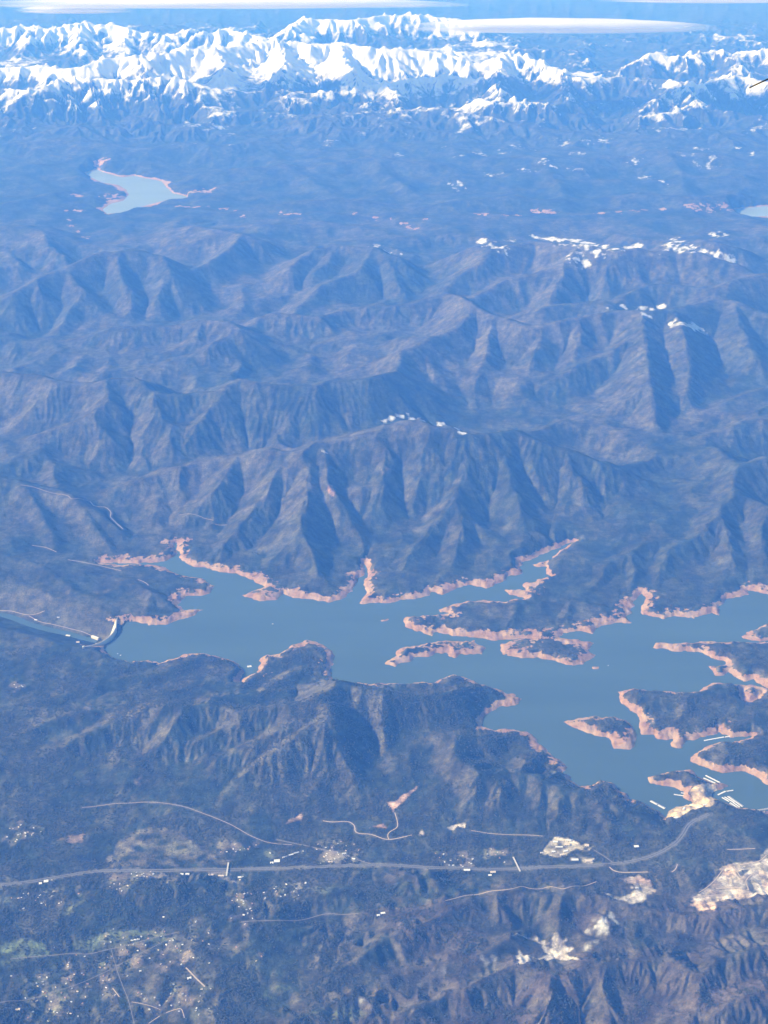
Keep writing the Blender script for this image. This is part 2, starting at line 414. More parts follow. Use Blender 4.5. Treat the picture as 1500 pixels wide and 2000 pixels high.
# ------------------------------------------------------------------ reservoir outline
WATER = """240,1224 253,1214 270,1217 300,1221 330,1219 350,1212 372,1203 400,1192 360,1190 345,1182 352,1174 366,1163 407,1161 420,1145 390,1130 350,1122 320,1110 300,1104 250,1103 197,1102 197,1099 250,1100 300,1100 325,1094 345,1082 340,1070 345,1060 349,1060 346,1072 357,1095 375,1105 387,1106 400,1110 425,1116 450,1121 480,1125 495,1132 503,1142 520,1147 500,1152 470,1161 485,1167 510,1175 527,1172 548,1165 555,1160 580,1169 615,1172 645,1178 655,1174 675,1167 690,1150 700,1135 710,1118 711,1101 714,1101 717,1120 713,1145 715,1160 706,1179 750,1178 780,1174 810,1170 838,1165 840,1155 865,1160 895,1150 920,1142 950,1148 960,1145 975,1140 1000,1125 1020,1118 1014,1108 1024,1106 1018,1098 1050,1089 1056,1083 1070,1077 1090,1072 1100,1065 1120,1059 1122,1061 1105,1070 1085,1082 1070,1092 1040,1102 1045,1107 1068,1108 1065,1120 1078,1125 1050,1132 1040,1138 1020,1142 1030,1154 988,1152 995,1160 1025,1168 990,1174 970,1174 945,1171 910,1175 870,1184 855,1190 880,1200 850,1202 825,1201 787,1207 797,1225 815,1235 845,1242 855,1235 875,1240 905,1245 945,1250 975,1251 1010,1248 1040,1246 1000,1253 975,1259 980,1277 1010,1282 1030,1284 1070,1287 1095,1295 1120,1299 1150,1292 1160,1280 1150,1270 1160,1257 1130,1250 1090,1243 1100,1236 1130,1234 1160,1236 1165,1225 1185,1220 1235,1214 1220,1205 1230,1192 1240,1178 1250,1158 1262,1168 1252,1190 1255,1200 1280,1205 1295,1209 1315,1202 1350,1206 1370,1202 1395,1195 1410,1202 1405,1185 1415,1170 1460,1162 1455,1152 1480,1157 1500,1162 1600,1165 1600,1217 1500,1220 1490,1222 1470,1232 1447,1244 1470,1250 1500,1250 1600,1250 1600,1253 1500,1253 1445,1256 1330,1254 1285,1255 1272,1265 1300,1267 1330,1272 1375,1277 1390,1285 1418,1290 1417,1299 1385,1300 1395,1320 1415,1322 1422,1313 1450,1330 1470,1327 1500,1345 1600,1345 1600,1349 1500,1349 1485,1340 1462,1336 1425,1338 1390,1336 1360,1349 1275,1352 1230,1347 1210,1350 1215,1370 1235,1385 1250,1400 1250,1415 1257,1435 1285,1442 1312,1440 1308,1455 1318,1460 1345,1450 1370,1440 1400,1435 1405,1424 1410,1438 1440,1440 1470,1437 1450,1446 1395,1455 1370,1465 1345,1485 1365,1497 1395,1505 1450,1507 1462,1512 1500,1532 1600,1560 1600,1600 1500,1585 1450,1580 1410,1568 1392,1558 1400,1545 1427,1533 1395,1530 1375,1517 1350,1507 1315,1507 1280,1515 1260,1520 1270,1532 1305,1536 1340,1545 1337,1555 1355,1565 1345,1574 1318,1574 1303,1586 1300,1597 1275,1582 1250,1568 1225,1563 1220,1550 1200,1530 1175,1525 1150,1532 1130,1535 1112,1525 1120,1519 1095,1507 1112,1495 1070,1465 1030,1430 990,1425 955,1424 942,1417 950,1395 975,1380 1012,1375 1020,1365 978,1352 950,1342 920,1327 890,1319 873,1322 845,1335 800,1334 760,1335 710,1338 657,1331 645,1320 650,1300 652,1272 630,1258 600,1250 570,1263 550,1276 512,1282 507,1300 502,1318 485,1322 470,1333 481,1310 465,1295 425,1281 393,1276 370,1278 345,1285 315,1296 300,1291 266,1290 252,1294 240,1292 225,1286 210,1278 204,1264 224,1250 238,1234"""
ISLES = ["""752,1295 770,1282 785,1265 815,1262 850,1256 930,1252 950,1265 940,1276 900,1277 893,1284 880,1282 870,1275 805,1287 790,1295 770,1301""",
"""1097,1407 1115,1417 1150,1432 1190,1442 1200,1460 1230,1462 1242,1447 1246,1437 1243,1422 1220,1408 1195,1401 1145,1401 1120,1405""",
"""1160,1300 1175,1300 1174,1304 1162,1304""", """743,1210 760,1209 758,1213 746,1213""", """1452,1345 1462,1340 1488,1352 1480,1366 1458,1372"""]
def poly_xy(s, z=0.0): return np.array([at(float(a), float(b), z)[:2] for a, b in (p.split(',') for p in s.split())])
def inside(poly, x, y):
    c = np.zeros(x.shape, bool); n = len(poly)
    for k in range(n):
        x1, y1 = poly[k]; x2, y2 = poly[(k + 1) % n]
        if y1 == y2: continue
        m = (y1 > y) != (y2 > y)
        c ^= m & (x < (x2 - x1) * (y - y1) / (y2 - y1) + x1)
    return c
def poly_dist(poly, x, y, closed=True):
    d = np.full(x.shape, 1e12, np.float32); n = len(poly)
    for k in range(n if closed else n - 1):
        x1, y1 = poly[k]; dx, dy = poly[(k + 1) % n] - poly[k]; L2 = dx * dx + dy * dy + 1e-6
        t = np.clip(((x - x1) * dx + (y - y1) * dy) / L2, 0, 1)
        np.minimum(d, (x - x1 - t * dx) ** 2 + (y - y1 - t * dy) ** 2, out=d)
    return np.sqrt(d)
def shore(poly_s, isles, zlev, bank, rise, j0, j1):
    """cut a basin at level zlev into rows j0:j1 and give it its drawdown bank"""
    wp = poly_xy(poly_s, zlev); ip = [poly_xy(s, zlev) for s in isles]
    nz = 42 * fbm(X[j0:j1], Y[j0:j1], 210, 3, 60); nz2 = 55 * fbm(X[j0:j1], Y[j0:j1], 210, 3, 66)
    nz = nz + 24 * fbm(X[j0:j1], Y[j0:j1], 95, 2, 61); nz2 = nz2 + 34 * fbm(X[j0:j1], Y[j0:j1], 95, 2, 67)
    x = X[j0:j1] + nz; y = Y[j0:j1] + nz2
    ins = inside(wp, x, y); d = poly_dist(wp, x, y)
    for p in ip:
        ins &= ~inside(p, x, y); d = np.minimum(d, poly_dist(p, x, y))
    return ins, d
JL0, JL1 = np.searchsorted(ys, 12800), np.searchsorted(ys, 23500)
l_in, l_d = shore(WATER, ISLES, 0.0, 50, 100, JL0, JL1)
LAKE_IN = np.zeros(X.shape, bool); LAKE_D = np.full(X.shape, 1e6, np.float32)
LAKE_IN[JL0:JL1] = l_in; LAKE_D[JL0:JL1] = l_d
TRINITY = """166,338 190,331 215,340 240,346 262,343 292,349 316,354 326,366 338,377 366,383 360,389 330,390 305,396 280,403 262,408 244,415 208,418 200,409 216,398 240,392 252,380 246,370 230,361 200,357 178,347"""
TRIN_R = """1432,408 1460,405 1500,402 1580,400 1580,422 1500,422 1470,424 1440,416"""
TZ = 392.0
JT0, JT1 = np.searchsorted(ys, 36000), np.searchsorted(ys, 48000)
t_in = np.zeros(X.shape, bool); t_d = np.full(X.shape, 1e6, np.float32)
for s in (TRINITY, TRIN_R):
    wp = poly_xy(s, TZ); x = X[JT0:JT1]; y = Y[JT0:JT1]
    t_in[JT0:JT1] |= inside(wp, x, y); t_d[JT0:JT1] = np.minimum(t_d[JT0:JT1], poly_dist(wp, x, y))
print('lake', time.time() - T0)


# ------------------------------------------------------------------ running water: valleys that branch and join
def streams(z, xg, yg, steps, kk, fixed, zfix, diff=0.010):
    z = z.astype(np.float32).copy(); nr, nc = z.shape
    dx = np.gradient(xg, axis=1).astype(np.float32); dy = np.gradient(yg, axis=0).astype(np.float32); sk = np.gradient(xg, axis=0).astype(np.float32)
    area0 = (dx * dy).astype(np.float32); A = area0.copy()
    nb = [(0, 1), (0, -1), (1, 0), (-1, 0), (1, 1), (1, -1), (-1, 1), (-1, -1)]
    inv = []
    for dj, di in nb:
        d = np.sqrt((di * dx + dj * sk) ** 2 + (dj * dy) ** 2); inv.append((1.0 / d).astype(np.float32))
    def sl(dj, di):
        a = (slice(max(0, -dj), nr - max(0, dj)), slice(max(0, -di), nc - max(0, di)))
        b = (slice(max(0, dj), nr - max(0, -dj)), slice(max(0, di), nc - max(0, -di)))
        return a, b
    S = [sl(*q) for q in nb]
    ws = [np.zeros_like(z) for _ in nb]
    for it in range(steps):
        tot = np.full_like(z, 1e-9); smax = np.zeros_like(z); zmin = np.full_like(z, 1e9); mean = np.zeros_like(z)
        for k, (a, b) in enumerate(S):
            w = ws[k]; w[:] = 0
            t = (z[a] - z[b]) * inv[k][a]; np.maximum(t, 0, out=t)
            np.maximum(smax[a], t, out=smax[a]); np.minimum(zmin[a], z[b], out=zmin[a])
            t = t * t; t = t * t; w[a] = t; tot[a] += t
            if k < 4: mean[a] += z[b] - z[a]
        g = A / tot; An = area0.copy()
        for k, (a, b) in enumerate(S): An[b] += (g * ws[k])[a]
        A = An
        dz = kk * np.sqrt(np.minimum(A, 4e6)) * smax
        dz = np.minimum(dz, np.maximum(z - zmin, 0) * 0.45)
        z -= dz; z += diff * mean
        pit = z < zmin; z = np.where(pit, zmin + 0.02, z)
        if fixed is not None: z = np.where(fixed, zfix, z)
    return z, A
hs = (slice(0, NR, 2), slice(0, NC, 2))
Z += (22 * fbm(X, Y, 1500, 3, 20) + 34 * fbm(X, Y, 620, 3, 23)) * np.clip((Z - 20) / 250, 0.2, 1.6) + 9 * fbm(X, Y, 220, 3, 21)
KS = np.interp(ys[::2], [10000, 14000, 20000, 36000, 40000, 48000, 54000], [0.0034, 0.0032, 0.0032, 0.0032, 0.0024, 0.0030, 0.0070])[:, None].astype(np.float32)
fx_ = LAKE_IN[hs] | t_in[hs]
zs, As = streams(Z[hs], X[hs], Y[hs], 130, KS, fx_, np.where(LAKE_IN[hs], -6.0, TZ - 3).astype(np.float32))
def up2(a):
    r = np.linspace(0, a.shape[0] - 1, NR) if False else np.minimum(np.arange(NR) / 2.0, a.shape[0] - 1.001); c = np.minimum(np.arange(NC) / 2.0, a.shape[1] - 1.001)
    r0 = r.astype(int); c0 = c.astype(int); fr = (r - r0)[:, None].astype(np.float32); fc = (c - c0)[None, :].astype(np.float32)
    return (a[r0][:, c0] * (1 - fc) + a[r0][:, c0 + 1] * fc) * (1 - fr) + (a[r0 + 1][:, c0] * (1 - fc) + a[r0 + 1][:, c0 + 1] * fc) * fr
dZ = up2(zs - Z[hs]); WET = up2(np.log10(np.maximum(As, 1e3)))
Z = Z + dZ
Z, _A = streams(Z, X, Y, 40, np.repeat(KS, 2, 0)[:NR] * 0.9, LAKE_IN | t_in, np.where(LAKE_IN, -6.0, TZ - 3).astype(np.float32), 0.006)
print('streams', time.time() - T0)

# ------------------------------------------------------------------ erosion: gullies that follow the slope and branch
def blur(a, n):
    for _ in range(n):
        a = (a + np.roll(a, 1, 0) + np.roll(a, -1, 0)) / 3
        a = (a + np.roll(a, 1, 1) + np.roll(a, -1, 1)) / 3
    return a
def grad(a):
    du = np.gradient(a, axis=1) / np.gradient(X, axis=1)
    dv = np.gradient(a, axis=0) / np.gradient(Y, axis=0)          # along a column, x drifts with y: remove it
    dv = dv - du * (np.gradient(X, axis=0) / np.gradient(Y, axis=0))
    return du, dv
H1 = rng.random((256, 256)).astype(np.float32); H2 = rng.random((256, 256)).astype(np.float32)
gx, gy = grad(blur(Z, 3))
cell = np.maximum(np.gradient(X, axis=1), np.gradient(Y, axis=0) * 0.6)
far_m = (Y > 49000)
def gullies(wl_, jr, px_, py_):
    sl = slice(*jr)
    x = X[sl] / wl_; y = Y[sl] / wl_
    xi = np.floor(x).astype(np.int64); yi = np.floor(y).astype(np.int64); fx = x - xi; fy = y - yi
    va = 0; vd = 0; wt = 0
    for i in range(-1, 2):
        for j in range(-1, 2):
            hx = H1[(xi + i) & 255, (yi + j) & 255] * 0.8 + 0.1; hy = H2[(xi + i) & 255, (yi + j) & 255] * 0.8 + 0.1
            ax = fx - i - hx; ay = fy - j - hy
            w = np.exp(-(ax * ax + ay * ay) * 3.0)
            ph = (ax * px_ + ay * py_) * (2 * math.pi) * 1.15 + hx * 6.0
            va = va + np.cos(ph) * w; vd = vd - np.sin(ph) * w; wt = wt + w
    return va / wt, vd / wt
ERO = np.zeros_like(Z)
for wl_, amp, far_only in ((1100, 0.026, 1), (640, 0.018, 0), (310, 0.024, 0), (150, 0.032, 0), (76, 0.034, 0)):
    ok_rows = np.nonzero(cell[:, 0] < wl_ * 0.42)[0]
    j1 = ok_rows[-1] + 1 if len(ok_rows) else 0
    j0 = np.searchsorted(ys, 44000) if far_only else 0
    if j1 <= j0: continue
    sl = slice(j0, j1)
    g = np.hypot(gx[sl], gy[sl]) + 1e-5
    px_, py_ = -gy[sl] / g, gx[sl] / g
    tw = 0.7 * fbm(X[sl], Y[sl], wl_ * 2.2, 2, int(wl_) % 61)
    fq = 0.95 + 0.45 * fbm(X[sl], Y[sl], wl_ * 3.0, 2, int(wl_) % 67)
    px_, py_ = (px_ * np.cos(tw) - py_ * np.sin(tw)) * fq, (px_ * np.sin(tw) + py_ * np.cos(tw)) * fq
    va, vd = gullies(wl_, (j0, j1), px_, py_)
    k = np.clip(g / 0.35, 0, 1.25) ** 1.2
    fade = np.clip((wl_ * 0.42 - cell[sl]) / (wl_ * 0.15), 0, 1)
    A = amp * wl_ * k * fade * np.interp(Y[sl], [11500, 13500, 19000, 36000, 39000, 48000, 52000], [2.2, 1.1, 0.95, 0.95, 0.6, 0.7, 4.8])
    A = A * np.clip(1.0 + 1.3 * fbm(X[sl], Y[sl], 1800, 2, int(wl_) % 50), 0.15, 2)
    ridge_sharp = (1 - np.abs(va)) * 2 - 1
    ERO[sl] += A * (0.55 * va + 0.45 * (va - 0.5 * np.abs(vd)))
    gx[sl] += A * vd * px_ * (2 * math.pi * 1.15 / wl_) * 0.55; gy[sl] += A * vd * py_ * (2 * math.pi * 1.15 / wl_) * 0.55
Z += ERO
Z += 3.0 * fbm(X, Y, 60, 2, 80) * (Y < 30000)
print('erosion', time.time() - T0)

# basins
zl = Z[JL0:JL1]; bank = 44 * (1 - np.exp(-l_d / 72.0))
rb = fbm(X[JL0:JL1], Y[JL0:JL1], 120, 3, 90); ridgy = (42 * (0.30 - np.abs(rb)) + 10 * fbm(X[JL0:JL1], Y[JL0:JL1], 320, 2, 94)) * np.clip(l_d / 80, 0, 1)
cap = 2 + l_d * 0.62
land = np.maximum(np.minimum(zl, cap), 0.8 + bank + ridgy * np.clip(1.6 - l_d / 200, 0, 1))
near = np.clip(1 - l_d / 2500, 0, 1)
wide = np.clip(l_d / 700, 0, 1); wide = wide * wide * (3 - 2 * wide)
land = np.where(l_d < 700, land, np.maximum(np.minimum(zl, cap), 12 + 20 * wide))
Z[JL0:JL1] = np.where(l_in, -1.5 - 0.25 * l_d, land)
tz = Z[JT0:JT1]; td = t_d[JT0:JT1]
Z[JT0:JT1] = np.where(t_in[JT0:JT1], TZ - 3 - 0.05 * td, np.maximum(tz, TZ + 3 + 60 * (1 - np.exp(-td / 600)) * (td < 3000) - 60 * (td > 3000)))
# the river gorge below the dam
RIVER = np.array([at(*p, -112)[:2] for p in ((-90,1186),(-30,1193),(0,1199),(30,1208),(60,1220),(95,1230),(130,1237),(160,1245),(190,1252))])
sub = (slice(np.searchsorted(ys, 16500), np.searchsorted(ys, 21000)), slice(0, NC // 2))
rd = poly_dist(RIVER, X[sub], Y[sub], closed=False)
GORGE = np.zeros(X.shape, bool); GORGE[sub] = (rd < 600) & ~LAKE_IN[sub]
Z[sub] = np.where(LAKE_IN[sub], Z[sub], np.minimum(Z[sub], -116 + np.maximum(0, rd - 55) * 0.42 + 8 * fbm(X[sub], Y[sub], 200, 2, 70)))
# ------------------------------------------------------------------ land cover (surface colours with sunlit and shaded slopes painted in, linear)
def mix(c, col, k): return c * (1 - k[..., None]) + np.array(col, np.float32) * k[..., None]
def draped(s): return np.array([drape(float(a), float(b))[:2] for a, b in (p.split(',') for p in s.split())])
def patch(poly, soft=14.0, wob=16.0):
    """0..1 cover of a ground patch with a ragged edge"""
    m = np.zeros(X.shape, np.float32)
    j0, j1 = np.searchsorted(ys, poly[:, 1].min() - 120), np.searchsorted(ys, poly[:, 1].max() + 120)
    x = X[j0:j1] + wob * fbm(X[j0:j1], Y[j0:j1], 70, 2, 101); y = Y[j0:j1] + wob * fbm(X[j0:j1], Y[j0:j1], 70, 2, 105)
    d = poly_dist(poly, x, y); ins = inside(poly, x, y)
    m[j0:j1] = np.clip(0.5 + np.where(ins, d, -d) / soft, 0, 1)
    return m
n1 = fbm(X, Y, 2600, 5, 110); n2 = fbm(X, Y, 420, 4, 120); n3 = fbm(X, Y, 90, 2, 130)
conv = np.clip(ERO / (np.abs(ERO).mean() * 2.2 + 1e-3), -1, 1)
C = np.empty(X.shape + (3,), np.float32); C[:] = (0.026, 0.036, 0.024)
C = mix(C, (0.040, 0.046, 0.026), np.clip(0.5 + n2 * 1.6, 0, 1))
dry_lit = np.clip(0.30 + 0.9 * n1 + 0.5 * n2 + 0.45 * conv + np.clip((Z - 500) / 1500, 0, 0.35), 0, 1) * np.clip((Y - 17500) / 5000, 0.15, 1)
agx, agy = grad(blur(Z, 1)); sunward = np.clip(agx / 0.35, -1, 1)          # left faces the sun: its light painted into pale brush, shade into dark forest
dry_lit = np.clip(dry_lit + 0.34 * sunward, 0, 1) * np.where(Y > 40000, 0.45, 1.0)
C = mix(C, (0.092, 0.086, 0.060), np.clip(0.12 + 0.75 * sunward + 0.35 * n2, 0, 0.85) * (Y < 19500))  # sunlit sides of the near hills painted paler to strengthen their shading
C = mix(C, (0.092, 0.080, 0.056), dry_lit * 0.75)
# brown chaparral in the near right
br = np.clip((13200 - Y) / 900, 0, 1) * np.clip((X + 900) / 1200, 0, 1)
C = mix(C, (0.072, 0.058, 0.048), br * np.clip(0.62 + 0.7 * n2 + 0.3 * conv, 0, 1))
C *= np.float32(0.82)
COVER = [
 ("-30,1745 120,1735 200,1760 470,1765 500,1830 470,1960 420,2010 -30,2010", (0.062, 0.064, 0.046), .2),
 ("120,1765 165,1738 250,1729 350,1720 410,1724 445,1745 475,1775 470,1800 400,1825 300,1800 200,1825 125,1830", (0.020, 0.030, 0.019), .85),
 ("640,1790 700,1745 783,1710 833,1702 900,1722 890,1752 780,1772 700,1782", (0.022, 0.033, 0.021), .8),
 ("205,1680 215,1655 245,1630 290,1618 340,1620 372,1640 395,1655 430,1642 468,1640 462,1660 440,1690 210,1695", (0.135, 0.118, 0.075), .9),
 ("300,1640 330,1632 372,1645 395,1662 340,1672", (0.105, 0.105, 0.060), .7),
 ("110,1808 140,1770 165,1750 168,1756 140,1785 110,1815", (0.17, 0.18, 0.085), .8),
 ("0,1845 60,1835 95,1850 100,1866 40,1875 0,1885", (0.11, 0.14, 0.065), .95),
 ("130,1840 230,1815 310,1820 330,1840 250,1850 150,1855", (0.11, 0.135, 0.065), .8),
 ("508,1945 530,1930 568,1925 570,1942 540,1950", (0.10, 0.14, 0.055), .7),
 ("590,1985 630,1972 700,1970 720,1980 660,1992", (0.10, 0.13, 0.06), .6),
 ("600,1735 680,1722 700,1735 640,1745", (0.10, 0.12, 0.06), .5),
 ("112,1640 140,1630 165,1628 162,1645 138,1647", (0.20, 0.14, 0.10), .7),
 ("258,1526 275,1521 287,1527 275,1533", (0.19, 0.14, 0.11), .7),
 ("205,1700 260,1702 262,1716 225,1720 212,1712", (0.15, 0.12, 0.09), .7),
 ("757,1568 768,1587 783,1570 796,1556 816,1538 812,1537 795,1549 782,1556 772,1568", (0.42, 0.27, 0.20), .85),
 ("555,1611 568,1600 589,1587 590,1604 570,1607", (0.42, 0.29, 0.22), .85),
 ("724,1616 748,1608 754,1618", (0.36, 0.21, 0.15), .8),
 ("875,1619 888,1611 908,1608 911,1616 895,1614 887,1622", (0.55, 0.48, 0.40), .95),
 ("815,1630 822,1622 832,1629 825,1632", (0.5, 0.42, 0.34), .8),
 ("1060,1668 1072,1645 1085,1634 1115,1640 1135,1648 1158,1652 1150,1662 1125,1658 1105,1672 1085,1673", (0.50, 0.44, 0.34), .75),
 ("1113,1676 1140,1673 1160,1677 1158,1688 1118,1684", (0.48, 0.42, 0.34), .8),
 ("640,945 648,948 657,962 650,972 641,962", (0.42, 0.24, 0.16), .8),
 ("742,912 752,908 764,918 756,930 746,926", (0.24, 0.20, 0.18), .6),
 ("262,1693 300,1700 330,1710 300,1716 268,1712", (0.24, 0.20, 0.17), .6),
 ("402,1700 445,1702 470,1716 480,1730 450,1722 415,1710", (0.27, 0.23, 0.19), .6),
 ("630,1665 690,1660 705,1672 690,1690 640,1688", (0.20, 0.18, 0.15), .5),
]
for s, col, k in COVER: C = mix(C, col, patch(draped(s), 45 if col[0] < 0.2 else 14, 40 if col[0] < 0.2 else 18) * k * np.clip(0.72 + 1.1 * n3 + 0.6 * n2, 0, 1))
# quarries: pale limestone, benches and pits
QUARRY = ["1353,1750 1367,1742 1393,1720 1413,1693 1433,1688 1483,1682 1497,1663 1530,1655 1560,1740 1500,1748 1483,1747 1450,1755 1417,1757 1400,1763 1397,1780 1367,1778 1352,1767",
 "1218,1717 1243,1712 1262,1714 1271,1726 1276,1740 1262,1749 1250,1761 1239,1767 1220,1761 1192,1749 1182,1744 1208,1750 1225,1748 1236,1738 1232,1727",
 "1000,1826 1043,1829 1063,1838 1074,1854 1083,1855 1076,1822 1101,1837 1114,1851 1105,1860 1143,1877 1087,1873 1043,1873 1068,1862 1060,1850 1040,1836",
 "1008,1857 1025,1866 1037,1866 1036,1880 1018,1880"]
QM = np.zeros(X.shape, np.float32)
for s in QUARRY: QM = np.maximum(QM, patch(draped(s), 26, 48) * np.clip(1.0 + 0.9 * n3 + 0.4 * n2, 0, 1))
stp = 14.0; zq = Z + 6 * n2; fl = np.floor(zq / stp); fr_ = zq / stp - fl
Z = Z * (1 - QM) + QM * ((fl + np.clip((fr_ - 0.6) / 0.4, 0, 1)) * stp - 6 * n2 + 1.5 * n3)
bench = 0.5 + 0.5 * np.sin(Z / 3.2 + 3 * n3)
qc = np.empty_like(C); qc[:] = (0.46, 0.42, 0.36)
qc = mix(qc, (0.30, 0.27, 0.25), np.clip(0.45 + 1.5 * n3 - 0.4 * bench, 0, 1)); qc = mix(qc, (0.45, 0.30, 0.20), np.clip(n2 * 2.2 - 0.2, 0, 0.8))
C = C * (1 - QM[..., None]) + qc * QM[..., None]
for s in ("1438,1703 1465,1697 1460,1702 1450,1712 1444,1714", "1457,1717 1465,1716 1478,1742 1472,1747 1464,1738"):
    C = mix(C, (0.06, 0.07, 0.07), patch(draped(s), 10, 8) * 0.9)
# grey limestone outcrops
for px, py, r in ((1152,1812,55),(1165,1806,60),(1178,1797,50),(1185,1815,45),(1195,1790,45),(1202,1800,35),(1172,1822,40),(1165,1845,50),(1150,1850,45),(950,1880,50),(965,1872,40),(820,1925,35),(870,1900,35),(705,1950,40),(940,1870,40)):
    p = drape(px, py); d = np.hypot(X - p[0], (Y - p[1]) * 0.6)
    C = mix(C, (0.30, 0.30, 0.29), np.clip(1 - d / r + 1.3 * n3, 0, 1) * np.clip(1.6 - d / r, 0, 1) * 0.75)
# snow: deep on the high range, patchy on the middle ridges
sgx, sgy = grad(Z); slope = np.hypot(sgx, sgy)
snow = (Z - 1060 - 90 * np.clip(X / 6000, 0, 1) - 300 * n1 - 220 * n2) / 190 + 0.8 * n3 - np.clip(slope - 0.8, 0, 2) * 2.0 - 1.1 * np.clip(fbm(X, Y, 1500, 3, 200) + 0.05, 0, 1) * np.clip((2100 - Z) / 400, 0, 1) * 3
snow = np.where(Y < 47000, (Z - 1270 - 130 * n2) / 60 + 2.2 * n3 - 1.0, snow)
snow = np.where(Y < 30500, -3, snow)
SNOWY = [(x, y, 42, 13) for x, y in ((753,821),(765,818),(783,815),(800,816),(815,817),(828,822),(843,829),(858,829),(870,828),(890,837),(905,846),(918,857),(630,884))]
SNOWY += [(x, y, 50, 13) for x, y in ((1190,602),(1205,601),(1220,600),(1240,600),(1255,602),(1275,604),(1290,600),(1262,615))]
SNOWY += [(x, y, 85, 22) for x, y in ((1318,628),(1332,632),(1345,636),(1360,642),(735,480),(750,488),(765,494),(778,499))]
SNOWY += [(x, y, 95, 34) for x, y in ((940,474),(962,480),(975,484),(1000,471),(1050,464),(1075,467),(1100,470),(1122,472),(1143,474),(1160,478),(1180,483),(1200,486),(1225,483),(1245,480),(1145,490),(1170,495),(1125,505),(1140,512),(1310,468),(1325,472),(1338,478),(1352,483),(1375,491),(1400,500),(1425,508),(1330,488),(1395,457),(1410,461))]
for px, py, a, b in SNOWY:
    p = drape(px, py); d = np.hypot((X - p[0]) / a, (Y - p[1]) / (b * 3.0))
    snow = np.maximum(snow, np.where(d < 3, 1.35 - d * 0.9 + 2.0 * n3 + 1.0 * n2, -3))
for px, py in ((795,268),(1145,275),(1100,280),(1030,290),(985,296),(1010,285),(940,300),(1060,310),(1130,300),(1112,330),(1300,360),(1270,345),(1180,275),(1440,290),(1470,300),(1335,305),(1360,320),(1370,290),(780,300),(640,280),(430,250),(890,365),(1025,330),(1080,325),(960,340),(1240,318),(1390,315),(1410,322)):
    p = drape(px, py); d = np.hypot((X - p[0]) / 190, (Y - p[1]) / 260)
    snow = np.maximum(snow, np.where(d < 2.2, 0.2 - d * 0.8 + 1.5 * n3 + 1.2 * n2, -3))
shore_f = np.where(LAKE_IN, 1, np.clip(1 - LAKE_D / 420, 0, 1)).astype(np.float32)
shore_h = np.where(LAKE_D < 900, Z / 40.0, 9).astype(np.float32)
shore_h = np.where(t_d < 2500, (Z - TZ) / 24.0 + np.clip(t_d / 500 - 0.3, 0, 9) + 0.5 * n2, shore_h).astype(np.float32)
for px, py, a in ((345,402,120),(360,403,150),(380,405,150),(405,404,120),(440,408,160),(460,411,140),(475,422,120),(548,417,140),(562,418,120),(580,418,120),(692,417,120),(735,426,120),(765,427,120),(790,436,120),(800,442,140),(810,446,120),(830,428,150),(935,418,160),(950,418,150),(985,420,160),(1010,421,130),(1048,411,150),(1065,413,200),(1080,415,150),(1172,416,160),(1210,413,150),(1235,412,180),(1260,410,120),(1293,408,120),(1345,402,150),(1358,406,250),(1385,408,260),(1420,404,260),(130,410,120),(155,411,150),(135,430,120),(140,440,150),(155,452,150),(168,464,120),(205,381,200),(225,384,220),(240,386,150),(195,318,260),(205,313,150),(380,372,240),(400,373,240),(415,370,180),(150,382,160)):
    p = drape(px, py); d = np.hypot((X - p[0]) / (a * 0.8), (Y - p[1]) / (a * 0.8))
    shore_h = np.where(d < 1.6, np.minimum(shore_h, 0.62 + 0.5 * d + 0.7 * n3), shore_h)
shore_h = np.where(GORGE & (Z < 12), 9, shore_h)
shore_h = shore_h + 0.22 * n3 + np.clip(LAKE_D / 260 - 0.6, 0, 3) * (LAKE_D < 900)
mar = patch(draped("1318,1574 1303,1586 1300,1597 1320,1600 1350,1580 1390,1572 1410,1560 1392,1530 1345,1545 1355,1565"), 14, 20)
C = mix(C, (0.52, 0.40, 0.26), mar * 0.8)
shore_h = np.where(mar > 0.5, 9, shore_h)

